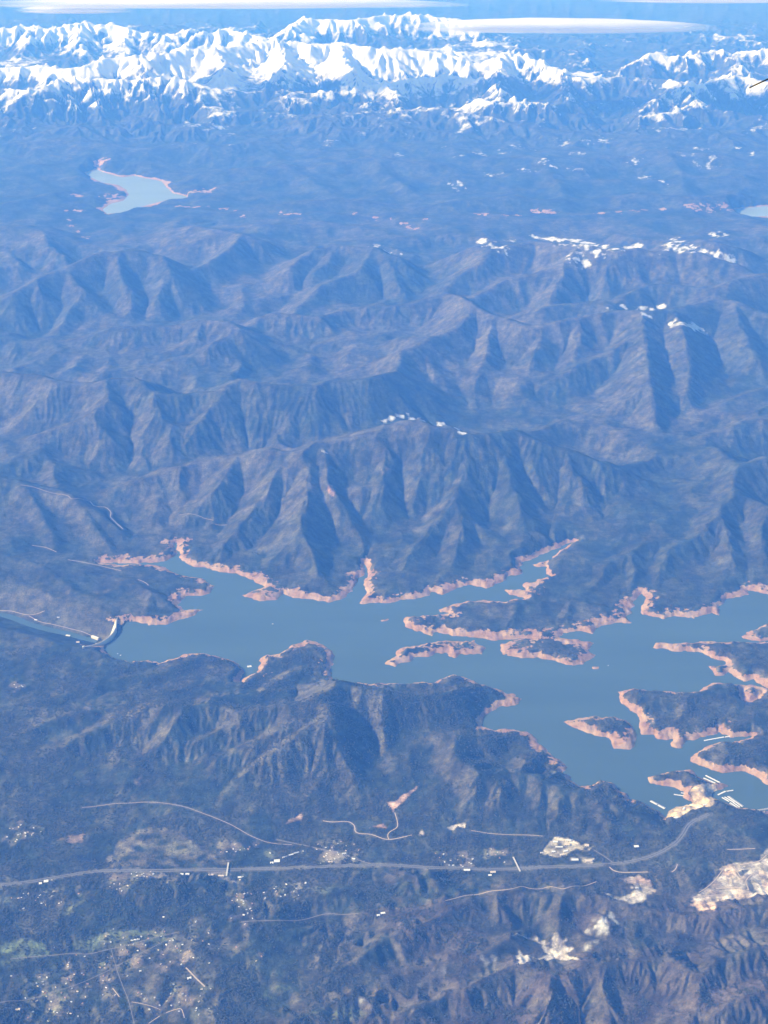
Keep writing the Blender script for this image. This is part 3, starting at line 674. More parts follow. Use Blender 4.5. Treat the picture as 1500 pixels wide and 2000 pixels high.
# roads: draped first, then the ground is graded to them
ROADS = [("highway", 26, "-60,1735 0,1729 60,1722 120,1712 165,1704 200,1701 300,1700 440,1698 500,1697 633,1693 727,1690 770,1689 850,1694 933,1697 1000,1697 1067,1693 1167,1690 1217,1685 1260,1677 1293,1663 1322,1645 1336,1626 1344,1611 1362,1600 1385,1590"),
 ("railway", 10, "160,1577 220,1570 280,1566 320,1568 370,1578 410,1593 450,1610 490,1633 520,1645 570,1650"),
 ("dirt_road", 12, "631,1603 645,1606 664,1605 673,1603 684,1604 695,1614 691,1626 704,1629 723,1628 737,1634 754,1641 768,1639 804,1631"),
 ("dirt_road", 10, "760,1640 754,1631 762,1622 778,1618 776,1603 771,1587"),
 ("dirt_road", 8, "920,1622 955,1628 990,1630 1040,1631 1060,1633"),
 ("dirt_road", 8, "870,1759 910,1748 950,1742 985,1738 1010,1733 1020,1731 1030,1735 1050,1738 1075,1732 1100,1737 1150,1728 1165,1722"),
 ("rural_road", 8, "470,1801 500,1799 540,1798 590,1796 615,1790 640,1783 700,1784"),
 ("rural_road", 7, "20,1873 80,1868 150,1862 170,1865 217,1853 267,1842 317,1827 350,1820"),
 ("dirt_road", 7, "290,1999 317,1980 353,1967 360,1988"),
 ("dirt_road", 6, "257,1957 283,1962 313,1972"),
 ("dirt_road", 14, "363,1890 380,1908 400,1927"),
 ("dirt_road", 9, "220,1930 233,1947"),
 ("dirt_road", 12, "1190,1693 1197,1702 1215,1705 1240,1704 1265,1703"),
 ("dirt_road", 10, "1312,1703 1320,1700 1323,1688"),
 ("dirt_road", 11, "-20,1191 23,1193 57,1202 75,1199 87,1193"),
 ("dirt_road", 10, "57,1203 77,1215 127,1225 160,1233 188,1246"),
 ("dirt_road", 9, "40,947 70,952 100,963 133,967 140,977 177,980 182,987 207,990 217,1000 215,1010 233,1027 240,1033"),
 ("dirt_road", 9, "63,1065 87,1068 110,1078"), ("dirt_road", 9, "133,1093 173,1100 200,1106 237,1115"),
 ("dirt_road", 9, "403,1023 425,1026 443,1025"), ("dirt_road", 8, "350,1006 390,1008 417,1016"),
 ("dirt_road", 9, "270,1132 285,1138 290,1143"), ("dirt_road", 9, "1420,1659 1475,1657"),
 ("rural_road", 9, "1160,1660 1180,1672 1196,1684"), ("dirt_road", 12, "1412,1695 1440,1690 1483,1683 1497,1670"),
 ("dirt_road", 12, "1355,1752 1385,1748 1418,1747"), ("dirt_road", 12, "1398,1735 1430,1734 1440,1730 1450,1738 1462,1738"),
 ("dirt_road", 12, "1433,1692 1445,1712 1456,1722 1462,1738"), ("dirt_road", 12, "1456,1722 1463,1710 1478,1705"),
 ("dirt_road", 10, "1365,1743 1385,1730 1400,1715 1413,1697"), ("rural_road", 9, "540,1640 600,1652 660,1665 700,1680 730,1689"),
 ("rural_road", 5, "330,1832 300,1850 240,1880 190,1905 130,1930 60,1950 0,1958"), ("rural_road", 5, "217,1853 230,1900 250,1950 262,1999")]
def smooth_line(p, step=25.0):
    q = [p[0]]
    for a, b in zip(p[:-1], p[1:]):
        n = max(1, int(np.hypot(*(b - a)[:2]) / step)); q += [a + (b - a) * (k + 1) / n for k in range(n)]
    q = np.array(q)
    for _ in range(6): q[1:-1] = (q[:-2] + 2 * q[1:-1] + q[2:]) / 4
    return q
road_lines = []; ROADM = np.full(X.shape, 1e6, np.float32)
for kind, w, s in ROADS:
    pts = np.array([drape(float(a), float(b)) for a, b in (p.split(',') for p in s.split())])
    q = smooth_line(pts); q[:, 2] = hgt(q[:, 0], q[:, 1])
    for _ in range(10 if kind != 'highway' else 60): q[1:-1, 2] = (q[:-2, 2] + 2 * q[1:-1, 2] + q[2:, 2]) / 4
    road_lines.append((kind, w, q))
for kind, w, q in road_lines:
    j0, j1 = np.searchsorted(ys, q[:, 1].min() - 150), np.searchsorted(ys, q[:, 1].max() + 150)
    x = X[j0:j1]; y = Y[j0:j1]
    bd = np.full(x.shape, 1e12); bz = np.zeros(x.shape)
    for a, b in zip(q[:-1], q[1:]):
        ia = int(np.clip(((min(a[0], b[0]) - 150) / halfw(ys[j0]) + 1) / 2 * NC - 2, 0, NC)) if min(a[0], b[0]) > 150 else int(np.clip(((min(a[0], b[0]) - 150) / halfw(ys[j0]) + 1) / 2 * NC - 2, 0, NC))
        xa, xb = min(a[0], b[0]) - 150, max(a[0], b[0]) + 150
        h0, h1 = halfw(ys[j0]), halfw(ys[min(j1, NR - 1)])
        ia = int(np.clip((min(xa / h0, xa / h1) + 1) / 2 * NC - 1, 0, NC)); ib = int(np.clip((max(xb / h0, xb / h1) + 1) / 2 * NC + 2, 0, NC))
        ja = np.searchsorted(ys[j0:j1], min(a[1], b[1]) - 150); jb = np.searchsorted(ys[j0:j1], max(a[1], b[1]) + 150)
        sl = (slice(ja, jb), slice(ia, ib)); dx, dy = (b - a)[:2]; L2 = dx * dx + dy * dy + 1e-6
        t = np.clip(((x[sl] - a[0]) * dx + (y[sl] - a[1]) * dy) / L2, 0, 1)
        d = (x[sl] - a[0] - t * dx) ** 2 + (y[sl] - a[1] - t * dy) ** 2
        m = d < bd[sl]; bd[sl] = np.where(m, d, bd[sl]); bz[sl] = np.where(m, a[2] + t * (b[2] - a[2]), bz[sl])
    bd = np.sqrt(bd); ROADM[j0:j1] = np.minimum(ROADM[j0:j1], bd - w * 0.5); flat = w * 0.5 + 22
    k = np.clip(1 - (bd - flat) / (40 + w), 0, 1)
    Z[j0:j1] = Z[j0:j1] * (1 - k) + (bz - 0.8) * k
    if kind != 'highway':
        C[j0:j1] = mix(C[j0:j1], (0.10, 0.085, 0.065), np.clip(1.4 - bd / (w * 1.6), 0, 0.5).astype(np.float32))
    else:
        C[j0:j1] = mix(C[j0:j1], (0.105, 0.10, 0.075), np.clip(2.2 - bd / (w * 0.8), 0, 0.7).astype(np.float32))
print('cover', time.time() - T0)

# where the small houses stand, and the worn yards around them
AREAS = [(330,1850,120,45,58,'settlement below the dark knoll'), (180,1910,110,50,40,'settlement by the straight lane'), (370,1960,90,30,24,'settlement around the forked dirt track'), (90,1960,80,28,18,'settlement in bottom left corner'),
 (480,1760,30,40,26,'cluster right of the dark knoll'), (560,1740,50,20,14,'field cluster under the highway'), (640,1662,60,22,24,'village by the pale yard'), (470,1655,30,14,10,'hamlet right of the meadow'),
 (275,1710,26,7,12,'row under the meadow'), (222,1730,20,12,8,'group left of the knoll'), (890,1680,60,14,14,'strip left of the second overpass'), (970,1672,18,12,8,'knot beside the second overpass'),
 (70,1758,60,22,20,'scatter below the far left highway'), (45,1628,34,20,16,'clearing at far left'), (45,1340,22,8,5,'hill road at the left edge')]
hr = random.Random(11); seen = []; HOUSES = []
for cx, cy, sx, sy, cnt, where in AREAS:
    if True:
        for _ in range(cnt):
            for _try in range(12):
                px, py = hr.gauss(cx, sx * 0.55), hr.gauss(cy, sy * 0.55)
                if 2 < px < 1498 and py < 1997 and all(abs(px - a) + abs(py - b) * 1.5 > 6 for a, b in seen): break
            seen.append((px, py)); g = drape(px, py)
            side = ('upper' if py < cy else 'lower') + (' left' if px < cx else ' right')
            HOUSES.append((where, side, hr.choices(['white', 'grey', 'tan', 'rust'], [4, 4, 4, 2])[0], g[:2], hr.uniform(0, math.pi), hr.uniform(0.65, 1.1)))
            i_, j_ = grid_ij(g[0], g[1]); i_ = int(i_); j_ = int(j_); sl = (slice(max(j_ - 5, 0), j_ + 6), slice(max(i_ - 8, 0), i_ + 9))
            d = np.hypot(X[sl] - g[0] - hr.uniform(-15, 15), (Y[sl] - g[1]) * 0.7) / hr.uniform(22, 48)
            yard = hr.choice(((0.16, 0.145, 0.10), (0.115, 0.125, 0.065), (0.19, 0.155, 0.12)))
            C[sl] = mix(C[sl], yard, np.clip((1.25 - d + 1.2 * n3[sl]) * 0.8, 0, 0.48).astype(np.float32))
# ------------------------------------------------------------------ materials
def nodes_mat(name):
    m = bpy.data.materials.new(name); m.use_nodes = True
    nt = m.node_tree; return m, nt.nodes, nt.links, nt.nodes['Principled BSDF']
def simple(name, col, rough=0.8, var=0.12, scale=0.3, metal=0.0):
    m, n, l, b = nodes_mat(name)
    tc = n.new('ShaderNodeTexCoord'); no = n.new('ShaderNodeTexNoise'); no.inputs['Scale'].default_value = scale; no.inputs['Detail'].default_value = 4
    mr = n.new('ShaderNodeMapRange'); mr.inputs['To Min'].default_value = 1 - var; mr.inputs['To Max'].default_value = 1 + var
    mx = n.new('ShaderNodeVectorMath'); mx.operation = 'SCALE'; mx.inputs[0].default_value = col
    l.new(tc.outputs['Object'], no.inputs['Vector']); l.new(no.outputs['Fac'], mr.inputs['Value']); l.new(mr.outputs[0], mx.inputs['Scale'])
    l.new(mx.outputs[0], b.inputs['Base Color']); b.inputs['Roughness'].default_value = rough; b.inputs['Metallic'].default_value = metal
    b.inputs['Specular IOR Level'].default_value = 0.25
    return m
def terrain_mat():
    m, n, l, b = nodes_mat('terrain_cover')
    b.inputs['Roughness'].default_value = 0.95; b.inputs['Specular IOR Level'].default_value = 0.05
    geo = n.new('ShaderNodeNewGeometry')
    def attr(name):
        a = n.new('ShaderNodeAttribute'); a.attribute_name = name; return a
    def noise(scale, detail=4, rough=0.6):
        t = n.new('ShaderNodeTexNoise'); t.inputs['Scale'].default_value = scale; t.inputs['Detail'].default_value = detail; t.inputs['Roughness'].default_value = rough
        l.new(geo.outputs['Position'], t.inputs['Vector']); return t
    def rangeN(src, a, b_, c, d):
        r = n.new('ShaderNodeMapRange'); r.inputs[1].default_value = a; r.inputs[2].default_value = b_; r.inputs[3].default_value = c; r.inputs[4].default_value = d
        l.new(src, r.inputs[0]); return r.outputs[0]
    def math_(op, x, y):
        t = n.new('ShaderNodeMath'); t.operation = op
        for k, v in enumerate((x, y)):
            if isinstance(v, (int, float)): t.inputs[k].default_value = v
            else: l.new(v, t.inputs[k])
        return t.outputs[0]
    def mixc(f, x, y):
        t = n.new('ShaderNodeMix'); t.data_type = 'RGBA'
        l.new(f, t.inputs['Factor'])
        for k, v in ((6, x), (7, y)):
            if isinstance(v, tuple): t.inputs[k].default_value = (*v, 1)
            else: l.new(v, t.inputs[k])
        return t.outputs['Result']
    col = attr('cover').outputs['Color']
    crowns = noise(1 / 24.0, 3, 0.7); stands = noise(1 / 120.0, 4, 0.6)
    k = math_('MULTIPLY', rangeN(crowns.outputs['Fac'], 0.3, 0.7, 0.62, 1.42), rangeN(stands.outputs['Fac'], 0.3, 0.7, 0.45, 1.6))
    groves = noise(1 / 420.0, 6, 0.7)
    k = math_('MULTIPLY', k, rangeN(groves.outputs['Fac'], 0.38, 0.62, 0.62, 1.5))
    sc_ = n.new('ShaderNodeVectorMath'); sc_.operation = 'SCALE'; l.new(col, sc_.inputs[0]); l.new(k, sc_.inputs['Scale'])
    # bare drawdown banks
    bank = noise(1 / 45.0, 5, 0.65)
    bc = mixc(rangeN(bank.outputs['Fac'], 0.35, 0.65, 0, 1), (0.34, 0.21, 0.122), (0.23, 0.13, 0.076))
    bc = mixc(rangeN(noise(1 / 260.0, 3).outputs['Fac'], 0.45, 0.62, 0, 0.8), bc, (0.39, 0.275, 0.17))
    sh = math_('ADD', math_('ADD', attr('bank').outputs['Fac'], rangeN(noise(1 / 330.0, 3).outputs['Fac'], 0.3, 0.7, -0.35, 0.35)), rangeN(noise(1 / 70.0, 4).outputs['Fac'], 0.3, 0.7, -0.32, 0.42))
    c1 = mixc(rangeN(sh, 0.92, 1.08, 1, 0), sc_.outputs[0], bc)
    # snow
    sn = math_('ADD', attr('snow').outputs['Fac'], rangeN(noise(1 / 330.0, 6, 0.7).outputs['Fac'], 0.3, 0.7, -1.5, 1.2))
    c2 = mixc(rangeN(sn, -0.3, 1.25, 0, 1), c1, (0.60, 0.61, 0.63))
    l.new(c2, b.inputs['Base Color'])
    bp = n.new('ShaderNodeBump'); bp.inputs['Strength'].default_value = 0.75; bp.inputs['Distance'].default_value = 9.0
    hsum = math_('ADD', crowns.outputs['Fac'], math_('MULTIPLY', noise(1 / 70.0, 5, 0.65).outputs['Fac'], 2.2))
    l.new(hsum, bp.inputs['Height']); l.new(bp.outputs[0], b.inputs['Normal'])
    return m
M_TER = terrain_mat()

# ------------------------------------------------------------------ terrain meshes
def sheet(name, j0, j1):
    nr = j1 - j0
    co = np.stack([X[j0:j1], Y[j0:j1], Z[j0:j1]], -1).reshape(-1, 3)
    ii = np.arange(NC - 1)[None, :] + (np.arange(nr - 1) * NC)[:, None]
    q = np.stack([ii, ii + 1, ii + NC + 1, ii + NC], -1).reshape(-1, 4)
    me = mesh_np(name, co, quads=q, smooth=True)
    a = me.attributes.new('cover', 'FLOAT_COLOR', 'POINT')
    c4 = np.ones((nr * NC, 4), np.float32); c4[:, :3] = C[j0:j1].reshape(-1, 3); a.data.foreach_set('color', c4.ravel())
    for nm, v in (('snow', snow), ('bank', shore_h)):
        a = me.attributes.new(nm, 'FLOAT', 'POINT'); a.data.foreach_set('value', np.ascontiguousarray(v[j0:j1].ravel(), dtype=np.float32))
    return put(name, me, M_TER)
JS = int(np.searchsorted(ys, 49500))
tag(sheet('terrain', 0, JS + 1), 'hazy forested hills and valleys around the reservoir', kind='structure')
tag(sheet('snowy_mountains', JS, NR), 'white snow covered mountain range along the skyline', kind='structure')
print('mesh', time.time() - T0)

# ------------------------------------------------------------------ water
def water_mat(name, deep, rough):
    m, n, l, b = nodes_mat(name)
    geo = n.new('ShaderNodeNewGeometry'); no = n.new('ShaderNodeTexNoise'); no.inputs['Scale'].default_value = 1 / 900.0; no.inputs['Detail'].default_value = 6
    wm = n.new('ShaderNodeMapping'); wm.inputs['Rotation'].default_value = (0, 0, 0.5); wm.inputs['Scale'].default_value = (0.35, 1.6, 1); l.new(geo.outputs['Position'], wm.inputs['Vector']); l.new(wm.outputs[0], no.inputs['Vector'])
    cr = n.new('ShaderNodeMix'); cr.data_type = 'RGBA'; cr.inputs[6].default_value = (*deep, 1); cr.inputs[7].default_value = tuple(v * 1.75 for v in deep) + (1,)
    l.new(no.outputs['Fac'], cr.inputs['Factor']); l.new(cr.outputs['Result'], b.inputs['Base Color'])
    b.inputs['Roughness'].default_value = rough; b.inputs['IOR'].default_value = 1.33
    w = n.new('ShaderNodeTexNoise'); w.inputs['Scale'].default_value = 1 / 9.0; w.inputs['Detail'].default_value = 3; l.new(geo.outputs['Position'], w.inputs['Vector'])
    bp = n.new('ShaderNodeBump'); bp.inputs['Strength'].default_value = 0.25; bp.inputs['Distance'].default_value = 0.4; l.new(w.outputs['Fac'], bp.inputs['Height']); l.new(bp.outputs[0], b.inputs['Normal'])
    return m
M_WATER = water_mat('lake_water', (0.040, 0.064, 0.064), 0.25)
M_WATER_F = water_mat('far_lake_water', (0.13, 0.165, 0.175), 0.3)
def flat_poly(name, pts, z, mat):
    bm = bmesh.new(); vs = [bm.verts.new((p[0], p[1], z)) for p in pts]
    es = [bm.edges.new((vs[k], vs[(k + 1) % len(vs)])) for k in range(len(vs))]
    bmesh.ops.triangle_fill(bm, edges=es, use_beauty=True)
    for f in bm.faces:
        if f.normal.z < 0: f.normal_flip()
    me = bpy.data.meshes.new(name); bm.to_mesh(me); bm.free(); return put(name, me, mat)
outl = [at(*p)[:2] for p in ((236,1212),(239,1234),(225,1250),(205,1264),(203,1285),(215,1330),(400,1480),(800,1560),(1250,1625),(1380,1610),(1450,1640),(1640,1640),(1640,1120),(1160,1050),(340,1040),(150,1075),(150,1172))]
tag(flat_poly('lake_water', outl, 0.0, M_WATER), 'wide green blue reservoir with bays and islands', kind='structure')
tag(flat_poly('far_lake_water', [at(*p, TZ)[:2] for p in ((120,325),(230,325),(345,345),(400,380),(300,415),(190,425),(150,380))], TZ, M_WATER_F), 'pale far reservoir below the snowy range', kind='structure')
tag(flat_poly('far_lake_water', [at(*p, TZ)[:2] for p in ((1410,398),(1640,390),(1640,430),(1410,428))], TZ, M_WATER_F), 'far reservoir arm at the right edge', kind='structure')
def ribbon(name, q, w, mat, lift=0.0):
    d = np.gradient(q[:, :2], axis=0); d /= np.linalg.norm(d, axis=1)[:, None] + 1e-9
    nrm = np.stack([-d[:, 1], d[:, 0]], 1)
    a = np.c_[q[:, :2] + nrm * w / 2, q[:, 2] + lift]; b_ = np.c_[q[:, :2] - nrm * w / 2, q[:, 2] + lift]
    n = len(q); co = np.concatenate([a, b_]); k = np.arange(n - 1)
    return put(name, mesh_np(name, co, quads=np.stack([k + n, k + n + 1, k + 1, k], -1)), mat)
rq = smooth_line(np.c_[RIVER, np.full(len(RIVER), -110.0)], 60)
tag(ribbon('river_water', rq, 120, M_WATER), 'river running away below the dam', kind='structure')

# ------------------------------------------------------------------ roads
M_ASPH = simple('asphalt', (0.145, 0.145, 0.15), 0.9, 0.2, 0.05)
M_DIRT = simple('dirt', (0.40, 0.33, 0.26), 0.95, 0.25, 0.05)
M_BALL = simple('ballast', (0.27, 0.23, 0.21), 0.95, 0.2, 0.05)
M_RURAL = simple('worn_asphalt', (0.19, 0.18, 0.165), 0.95, 0.2, 0.05)
for kind, w, q in road_lines:
    if kind == 'highway':
        d = np.gradient(q[:, :2], axis=0); d /= np.linalg.norm(d, axis=1)[:, None]; nr_ = np.c_[-d[:, 1], d[:, 0]]
        for s in (-1, 1):
            qq = q.copy(); qq[:, :2] += nr_ * s * 13
            tag(ribbon('highway', qq, 15, M_ASPH, 0.5), 'grey divided highway crossing the valley floor', kind='structure')
    else:
        tag(ribbon(kind, q, w, {'railway': M_BALL, 'dirt_road': M_DIRT, 'rural_road': M_RURAL}[kind], 0.5), kind='structure')

# ------------------------------------------------------------------ haze
zmin = float(Z.min()) - 1.0
hz = bpy.data.meshes.new('haze'); bm = bmesh.new()
xw = float(halfw(ys[-1])) + 500
bmesh.ops.create_cube(bm, size=1.0)
for v in bm.verts: v.co = Vector((v.co.x * 2 * xw, -3000 + (v.co.y + 0.5) * (ys[-1] + 3500), zmin + (v.co.z + 0.5) * (CAM_H + 40 - zmin)))
bm.to_mesh(hz); bm.free()
mh = bpy.data.materials.new('haze'); mh.use_nodes = True
hn = mh.node_tree.nodes; hn.remove(hn['Principled BSDF'])
pv = hn.new('ShaderNodeVolumePrincipled'); pv.inputs['Color'].default_value = (*HAZE_COLOR, 1); pv.inputs['Density'].default_value = HAZE_DENSITY
pv.inputs['Absorption Color'].default_value = (1, 1, 1, 1); pv.inputs['Anisotropy'].default_value = 0.0
mh.node_tree.links.new(pv.outputs[0], hn['Material Output'].inputs['Volume'])
tag(put('haze', hz, mh), 'blue haze filling the air', kind='stuff')
print('total', time.time() - T0)
# ------------------------------------------------------------------ things: shared helpers
M_CONC = simple('concrete', (0.50, 0.48, 0.44), 0.9, 0.12, 0.05)
M_CONC_D = simple('weathered_concrete', (0.30, 0.29, 0.28), 0.9, 0.15, 0.05)
M_WHITE = simple('white_metal', (0.66, 0.66, 0.65), 0.5, 0.05, 0.2)
M_GREY = simple('grey_metal', (0.42, 0.43, 0.45), 0.5, 0.08, 0.2)
M_TAN = simple('tan_roof', (0.55, 0.46, 0.36), 0.8, 0.1, 0.2)
M_RED = simple('rust_roof', (0.36, 0.20, 0.14), 0.8, 0.1, 0.2)
M_WALL = simple('pale_wall', (0.55, 0.52, 0.47), 0.85, 0.08, 0.2)
M_DECK = simple('dock_deck', (0.40, 0.37, 0.33), 0.9, 0.1, 0.2)
M_DARK = simple('dark_glass', (0.03, 0.035, 0.04), 0.2, 0.1, 0.2)
M_STEEL = simple('bridge_steel', (0.33, 0.35, 0.36), 0.6, 0.1, 0.2)
def from_bm(name, bm):
    bmesh.ops.recalc_face_normals(bm, faces=bm.faces[:])
    me = bpy.data.meshes.new(name); bm.to_mesh(me); bm.free(); return me
def box(bm, x0, x1, y0, y1, z0, z1):
    v = [bm.verts.new(p) for p in ((x0,y0,z0),(x1,y0,z0),(x1,y1,z0),(x0,y1,z0),(x0,y0,z1),(x1,y0,z1),(x1,y1,z1),(x0,y1,z1))]
    for f in ((0,3,2,1),(4,5,6,7),(0,1,5,4),(1,2,6,5),(2,3,7,6),(3,0,4,7)): bm.faces.new([v[k] for k in f])
def gable(bm, L, W, z0, rise, over=0.0, th=0.35):
    """a pitched roof of two thick slabs, ridge along x"""
    x = L / 2 + over; y = W / 2 + over
    for s in (-1, 1):
        drop = rise * over / (W / 2)
        p = [(-x, s * y, z0 - drop), (x, s * y, z0 - drop), (x, 0, z0 + rise), (-x, 0, z0 + rise)]
        lo = [bm.verts.new(q) for q in p]; hi = [bm.verts.new((q[0], q[1], q[2] + th)) for q in p]
        bm.faces.new(lo); bm.faces.new(hi)
        for k in range(4): bm.faces.new((lo[k], lo[(k + 1) % 4], hi[(k + 1) % 4], hi[k]))
def gable_walls(bm, L, W, h, rise):
    box(bm, -L / 2, L / 2, -W / 2, W / 2, -4.0, h)
    for x in (-L / 2, L / 2):
        v = [bm.verts.new((x, -W / 2, h)), bm.verts.new((x, W / 2, h)), bm.verts.new((x, 0, h + rise))]; bm.faces.new(v)
def empty(name, loc, rz=0.0):
    o = bpy.data.objects.new(name, None); sc.collection.objects.link(o); o.location = loc; o.rotation_euler = (0, 0, rz); o.empty_display_size = 5; return o
_bcache = {}
def building(name, L, W, h, rise, roof_mat, loc, rz, label, cat, group=None, wall_mat=None, bays=0):
    key = (L, W, h, rise)
    if key not in _bcache:
        a = bmesh.new(); gable_walls(a, L, W, h, rise); b_ = bmesh.new(); gable(b_, L, W, h + 0.05, rise, over=0.6)
        _bcache[key] = (a, b_)
    e = empty(name, loc, rz); tag(e, label, cat, group)
    for nm, k, mt in (('wall', 0, wall_mat or M_WALL), ('roof', 1, roof_mat)):
        mk = (key, k, mt.name)
        if mk not in _bcache:
            me = from_bm(nm, _bcache[key][k].copy()); me.materials.append(mt); _bcache[mk] = me
        put(nm, _bcache[mk], None, e)
    for k in range(bays):
        bm = bmesh.new(); x = -L / 2 + (k + 0.5) * L / bays
        box(bm, x - L / bays * 0.28, x + L / bays * 0.28, -W / 2 - 0.15, -W / 2 + 0.1, 0.1, h * 0.72)
        put('door', from_bm('door', bm), M_DARK, e)
    return e
def ground(px, py, lift=0.0):
    p = drape(px, py); return (float(p[0]), float(p[1]), float(p[2]) + lift)

# ------------------------------------------------------------------ the dam
CREST_Z = 47.0
dam_px = P("229,1207,0 227,1214,0 227,1224,0 221,1236,0 211,1246,0 197,1255,0 177,1261,0 160,1264,0")
ax = smooth_line(np.array([at(a, b, CREST_Z) for a, b, _ in dam_px]), 22)
d = np.gradient(ax[:, :2], axis=0); d /= np.linalg.norm(d, axis=1)[:, None]
up = np.c_[-d[:, 1], d[:, 0]]
if up[len(up) // 2, 0] < 0: up = -up                     # points upstream, into the lake
n = len(ax)
def sweep(name, prof, i0, i1, mat, parent):
    co = []; m = len(prof)
    for k in range(i0, i1):
        for o_, z_ in prof: co.append((ax[k, 0] + up[k, 0] * o_, ax[k, 1] + up[k, 1] * o_, z_))
    r = i1 - i0; q = []
    for k in range(r - 1):
        for j in range(m): q.append((k * m + j, k * m + (j + 1) % m, (k + 1) * m + (j + 1) % m, (k + 1) * m + j))
    me = mesh_np(name, np.array(co), quads=np.array(q))
    bm = bmesh.new(); bm.from_mesh(me)
    bm.verts.ensure_lookup_table()
    bm.faces.new([bm.verts[j] for j in range(m)]); bm.faces.new([bm.verts[(r - 1) * m + j] for j in range(m)])
    me = from_bm(name, bm); o = put(name, me, mat, parent); return o
dam = empty('dam', (0, 0, 0)); tag(dam, 'curved pale concrete dam holding the reservoir at its left end', 'dam')
sweep('wall', [(6, CREST_Z), (6, -60), (-125, -118), (-6, CREST_Z - 6), (-6, CREST_Z)], 0, n, M_CONC, dam)
i0, i1 = int(n * 0.48), int(n * 0.68)
sweep('spillway', [(-4, CREST_Z - 4), (-9, CREST_Z - 8), (-128, -112), (-130, -119), (-2, CREST_Z - 20)], i0, i1, M_WHITE, dam)
sweep('crest_road', [(5, CREST_Z + 0.4), (5, CREST_Z + 0.1), (-5, CREST_Z + 0.1), (-5, CREST_Z + 0.4)], 0, n, M_CONC_D, dam)
for o_ in (5.6, -5.6):
    sweep('parapet', [(o_ - 0.4, CREST_Z + 0.1), (o_ + 0.4, CREST_Z + 0.1), (o_ + 0.4, CREST_Z + 1.6), (o_ - 0.4, CREST_Z + 1.6)], 0, n, M_CONC, dam)
for k in range(i0 + 1, i1, 2):
    bm = bmesh.new(); x, y = ax[k, :2] + up[k] * 3; box(bm, x - 2.5, x + 2.5, y - 2.5, y + 2.5, CREST_Z - 10, CREST_Z + 9); put('gate_tower', from_bm('gate_tower', bm), M_CONC, dam)
for k in (int(n * 0.30), int(n * 0.80)):
    bm = bmesh.new(); x, y = ax[k, :2] + up[k] * 8; box(bm, x - 7, x + 7, y - 7, y + 7, -20, CREST_Z + 16); put('elevator_tower', from_bm('elevator_tower', bm), M_CONC, dam)
building('powerhouse', 120, 32, 26, 4, M_WHITE, tuple(at(186, 1247, -105)), R(-33), 'long pale powerhouse at the foot of the dam', 'building')
building('headtower', 24, 20, 30, 3, M_WHITE, ground(163, 1266), R(20), 'small white building at the near end of the dam', 'building')
building('office_building', 62, 30, 9, 4, M_WHITE, ground(133, 1242), R(-15), 'broad white roofed building on the river bank below the dam', 'building')
building('office_building', 44, 34, 9, 3, M_TAN, ground(152, 1255), R(10), 'square tan roofed building between the dam and the river', 'building')
building('workshop', 40, 18, 7, 3, M_WHITE, ground(70, 1211), R(-20), 'small pale workshop beside the river road', 'building')
building('workshop', 36, 18, 7, 3, M_GREY, ground(114, 1206), R(-8), 'grey roofed workshop on the slope above the river road', 'building')

# ------------------------------------------------------------------ marina: covered docks and houseboats
def line_xy(a, b, z=0.0):
    p, q = at(*a, z), at(*b, z); return p, q, float(np.hypot(*(q - p)[:2])), math.atan2(q[1] - p[1], q[0] - p[0])
def covered_dock(a, b, W, label, group=None):
    p, q, L, ang = line_xy(a, b)
    e = empty('covered_dock', tuple((p + q) / 2), ang); tag(e, label, 'dock', group)
    bm = bmesh.new(); box(bm, -L / 2, L / 2, -W / 2, W / 2, -0.4, 0.7); put('deck', from_bm('deck', bm), M_DECK, e)
    segs = max(2, int(L / 34))
    for k in range(segs):
        x0 = -L / 2 + L * k / segs + 0.8; x1 = -L / 2 + L * (k + 1) / segs - 0.8
        bm = bmesh.new(); gable(bm, x1 - x0, W, 5.0, 1.2, over=0.8); bmesh.ops.translate(bm, verts=bm.verts[:], vec=((x0 + x1) / 2, 0, 0))
        put('roof', from_bm('roof', bm), M_WHITE, e)
        for yy in (-W / 2 + 0.6, W / 2 - 0.6):
            bm = bmesh.new(); box(bm, x0 + 0.2, x0 + 0.7, yy - 0.25, yy + 0.25, 0.7, 5.0); put('post', from_bm('post', bm), M_GREY, e)
    return e
DOCKS = [((1374,1520),(1397,1530),16,'shorter inner covered dock of the pair right of the wooded marina knoll'),
 ((1378,1515),(1406,1529),18,'longer outer covered dock of the pair right of the wooded marina knoll'),
 ((1316,1552),(1336,1555),14,'white covered dock left of the sandy marina point'),
 ((1330,1549),(1337,1550),12,'very short covered dock tucked against the left side of the sandy point'),
 ((1270,1565),(1283,1572),18,'upper half of the dock line along the wooded left shore of the marina cove'),
 ((1285,1573),(1298,1580),18,'lower half of the dock line along the wooded left shore of the marina cove'),
 ((1402,1553),(1417,1546),18,'slanting covered dock pointing out from the right side of the sandy point'),
 ((1419,1546),(1432,1544),14,'low covered dock at the tip of the slanting dock'),
 ((1410,1558),(1424,1566),14,'first dock from the shore in the close row of parallel docks'),
 ((1415,1557),(1434,1568),14,'second dock from the shore in the close row of parallel docks'),
 ((1421,1556),(1450,1576),14,'longest outermost dock in the close row of parallel docks'),
 ((1426,1568),(1439,1577),13,'nearest dock below the close row of parallel docks'),
 ((1432,1568),(1445,1577),13,'middle dock below the close row of parallel docks'),
 ((1375,1447),(1414,1440),16,'left half of the long dock under the bare bank at the right edge'),
 ((1416,1440),(1454,1434),16,'right half of the long dock under the bare bank at the right edge')]
for a, b, W, lb in DOCKS: covered_dock(a, b, W, lb, 'covered docks at the marinas')
